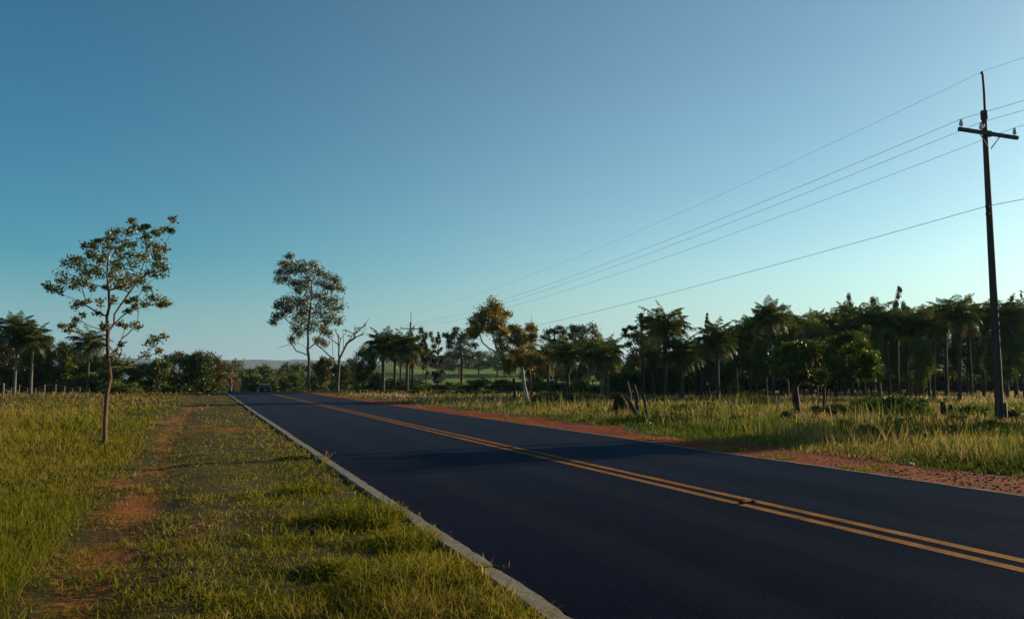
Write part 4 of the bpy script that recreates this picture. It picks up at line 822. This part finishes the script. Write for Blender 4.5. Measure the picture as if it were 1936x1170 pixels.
# short lawn between foot track and kerb
X, Y, D = polar(330000, -.95, .25, 3.2, 95); k = (X < KL0-.01) & (X > -2.6) & (Y > 1.5); X, Y, D = X[k], Y[k], D[k]
sf = soil_f(X, Y); keep = rng.uniform(0, 1, len(X)) > np.clip(sf*1.0-.12, 0, .92)
cl_ = noise(X, Y, .35, 41)*.6+noise(X, Y, .12, 42)*.4; keep &= cl_ > rng.uniform(.22, .70, len(X))-.34*sst(8, 24, D)
X, Y, D, cl_ = X[keep], Y[keep], D[keep], cl_[keep]; N = len(X); edge = sst(.9, 2.0, X)
pn = noise(X, Y, .9, 43)
h = (.022+.085*cl_**1.5+.06*pn**2+.07*edge*noise(X, Y, .5, 44))*rng.uniform(.5, 1.35, N)*(1+.5*sst(.72, .95, noise(X, Y, .6, 46)))
h *= 1+1.6*np.exp(-((X-1.15)/.35)**2-((Y-9.2)/.8)**2)+1.1*np.exp(-((X-1.5)/.35)**2-((Y-6.3)/.9)**2)
ti = np.clip(.10+.14*sst(8, 25, D)+.34*noise(X, Y, 1.7, 45)+.34*noise(X, Y, .4, 47)+rng.normal(size=N)*.16+.25*(rng.uniform(size=N) > .88), 0, 1)
pl = [blades(X, Y, D, h, np.maximum(.0055, D*.0011)*rng.uniform(.6, 1.4, N), ti, .9, .9, .5)[:4]]
# broad weeds near the kerb and through the lawn
X, Y, D = polar(60000, -.95, .25, 3.2, 60); k = (X < KL0-.02) & (X > -2.4) & (Y > 1.5); X, Y, D = X[k], Y[k], D[k]; k = noise(X, Y, .5, 51)*.7+.3*noise(X, Y, .15, 52) > .62-.14*sst(.6, 2, X); X, Y, D = X[k], Y[k], D[k]; N = len(X)
pl.append(blades(X, Y, D, rng.uniform(.05, .15, N), np.maximum(.011, D*.0016)*rng.uniform(.7, 1.3, N), np.clip(rng.normal(size=N)*.12+.34, 0, 1), .9, .6, .5)[:4])
grass_obj('lawn_grass', pl, M['grass'], 'short patchy grass between the foot track and the kerb')
# left field
X, Y, D = polar(380000, -1.05, .0, 3.6, 110, .9); k = (X < -1.25-rng.uniform(0, 1, len(X))*.6) & (Y > 1.5); X, Y, D = X[k], Y[k], D[k]; N = len(X)
k = rng.uniform(0, 1, N) > soil_f(X, Y)*.9; X, Y, D = X[k], Y[k], D[k]; N = len(X)
far = sst(2, 7, -X)
h = (.10+.16*noise(X, Y, 2.2, 61)+.30*far*noise(X, Y, 3.5, 62))*rng.uniform(.45, 1.3, N)
ti = np.clip(.20+.36*noise(X, Y, 4, 63)+.12*far+.28*sst(25, 70, D)*noise(X, Y, 9, 64)+rng.normal(size=N)*.15, 0, 1)
bl = blades(X, Y, D, h, np.maximum(.005, D*.0011)*rng.uniform(.7, 1.3, N), ti, .4, .5, .4); tall = (h > .30) & (X < -3)
sh_ = seedheads(bl[4][tall], lambda C: rng.uniform(.04, .10, len(C)), .88, 3500)
grass_obj('field_grass', [bl[:4], sh_], M['grass'], 'green meadow grass with thin seed heads in the field left of the foot track')
# right verge and field
X, Y, D = polar(480000, -.45, 1.7, 9, 100, .85); k = X > 12.1+rng.uniform(0, 1, len(X))*.9-.9*sst(25, 80, Y)+(noise(X, Y, 1.4, 71)-.5)*.9; X, Y, D = X[k], Y[k], D[k]; N = len(X)
inn = sst(12.1, 17, X); g1 = noise(X, Y, 5, 72); g2 = noise(X, Y, 1.6, 73)
h = (.13+.30*inn*(.35+.85*noise(X, Y, 2.0, 74)))*rng.uniform(.45, 1.3, N)
ti = np.clip(.24+.48*sst(.34, .62, g1*.6+g2*.4)+.22*sst(40, 60, D)-.12*(1-inn)+rng.normal(size=N)*.14, 0, 1)
bl = blades(X, Y, D, h, np.maximum(.006, D*.00105)*rng.uniform(.7, 1.3, N), ti, .35, .45, .5); tall = h > .30
sh_ = seedheads(bl[4][tall], lambda C: rng.uniform(.04, .08, len(C)), .8, 6000)
Xw, Yw, Dw = polar(60000, -.45, 1.5, 10, 60, .8); k = (Xw > 12.7) & (noise(Xw, Yw, 2.3, 77)*.6+noise(Xw, Yw, .7, 78)*.4 > .50); Xw, Yw, Dw = Xw[k], Yw[k], Dw[k]; N = len(Xw)
hw = rng.uniform(.35, 1.15, N)*sst(12.4, 14.2, Xw)*(.5+.7*noise(Xw, Yw, 4, 79)); tw = np.clip(.08+.75*noise(Xw, Yw, 3, 75)+rng.normal(size=N)*.12, 0, .92)
b2 = blades(Xw, Yw, Dw, hw, np.maximum(.007, Dw*.0010)*rng.uniform(.7, 1.3, N), tw, .22, .3, .4); s2 = seedheads(b2[4], lambda C: rng.uniform(.04, .09, len(C)), .78, 3500)
grass_obj('tall_dry_grass', [bl[:4], sh_, b2[:4], s2], M['drygrass'], 'tall straw and green grass with seed heads right of the red shoulder')
# sparse tufts on the shoulder
X, Y = 10.62+rng.beta(1, 2.2, 16000)*2.2, 1/rng.uniform(1/95, 1/8, 16000); D = Y*.95+X*.3; k = noise(X, Y, 1.1, 81) > .74; X, Y, D = X[k], Y[k], D[k]; N = len(X)
grass_obj('shoulder_grass', [blades(X, Y, D, rng.uniform(.04, .12, N), np.maximum(.006, D*.001), np.clip(rng.normal(size=N)*.15+.45, 0, 1), .7, .7, .5)[:4]], M['grass'], 'sparse low grass tufts growing on the red shoulder')
def weed(px, py, w_, h_, n_, label, tnt):
    Dk = F*EYE/(py-HOR); g = at(px, py, Dk); g[2] = hz1(g); a_ = rng.uniform(0, 6.283, n_); q = np.sqrt(rng.uniform(0, 1, n_))*w_
    Xs, Ys = np.minimum(g[0]+q*np.cos(a_), KL0-.02), g[1]+q*np.sin(a_)
    bl = blades(Xs, Ys, Xs*0+Dk, (1.1-q/w_*.6)*h_*rng.uniform(.5, 1.15, n_), rng.uniform(.006, .014, n_)*max(1, Dk/8), np.clip(rng.normal(size=n_)*.1+tnt, 0, 1), .8, .7, .4)
    C = bl[4][rng.integers(0, n_, n_)]+rng.normal(size=(n_, 3))*.015-UP*h_*rng.uniform(.1, .5, (n_, 1)); LV, LF = leaves(C, .035*max(1, Dk/8), up=.5, asp=.5)
    Vv = np.concatenate([bl[0], LV])-g; ob = link('weed_clump', mesh('weed_clump', Vv, [bl[1], np.concatenate([bl[2], LF+len(bl[0])])], M['grass'], {'tint': np.concatenate([bl[3], np.full(len(LV), tnt)])}, smooth=False), None, g)
    tag(ob, label, 'weed', 'weed clumps in the lawn beside the kerb')
for q in [(690,975,.50,.38,1500,'biggest leafy weed clump in the lawn, casting a dark shade to its left',.32),(775,1015,.40,.28,900,'leafy weed clump right of the biggest one, close to the kerb',.4),(838,1070,.36,.24,800,'pale leafy weed clump by the kerb in front of the wispy tuft',.45),(585,925,.36,.22,420,'leafy weed clump in the lawn just beyond the biggest one',.35),(640,1060,.24,.18,600,'low weed clump nearer the camera than the biggest one',.38),(930,1150,.3,.2,420,'weed clump against the kerb at the bottom picture edge',.42),(440,1120,.24,.15,420,'low weed clump near the bottom edge beside the foot track',.36),(560,860,.26,.16,420,'distant weed clump beside the road shadow',.42),(520,1010,.26,.14,420,'flat weed clump midway between foot track and kerb',.34)]: weed(*q)
# single tufts leaning over the left kerb
for (px, py, hh, lab) in [(958,1084,.24,'tall wispy grass tuft leaning over the near end of the left kerb'),(628,874,.3,'thin grass tuft sticking up over the left kerb at the road shadow')]:
    Dk = F*EYE/(py-HOR); g = at(px, py, Dk); g[0] = min(g[0], KL0-.03); N = 16
    Xs, Ys = g[0]+rng.normal(size=N)*.02, g[1]+rng.normal(size=N)*.03
    bl = blades(Xs, Ys, Xs*0+Dk, rng.uniform(.5, 1.1, N)*hh, np.full(N, .006 if Dk < 10 else .014), np.full(N, .7), .3, .3, .3); sh_ = seedheads(bl[4], lambda C: np.full(len(C), .06), .8, 6)
    Vv = np.concatenate([bl[0], sh_[0]])-g; off = len(bl[0])
    tag(link('grass_tuft', mesh('grass_tuft', Vv, [np.concatenate([bl[1], sh_[1]+off]), np.concatenate([bl[2], sh_[2]+off])], M['grass'], {'tint': np.concatenate([bl[3], sh_[3]])}, smooth=False), None, g), lab, 'grass tuft')

# ------------------------------------------------------------------ haze: one even box of air round everything
b = MB(); b.box((1500, 3000, 143), (17000, 20000, 300)); hm, hn, hout = nodes('haze'); pv = hn.nodes.new('ShaderNodeVolumePrincipled'); pv.inputs['Color'].default_value = (.50, .72, 1, 1)
pv.inputs['Density'].default_value = 7e-5; pv.inputs['Anisotropy'].default_value = .3; hn.links.new(pv.outputs[0], hout.inputs['Volume'])
hz_o = b.build('haze', hm, smooth=False); tag(hz_o, kind='stuff')
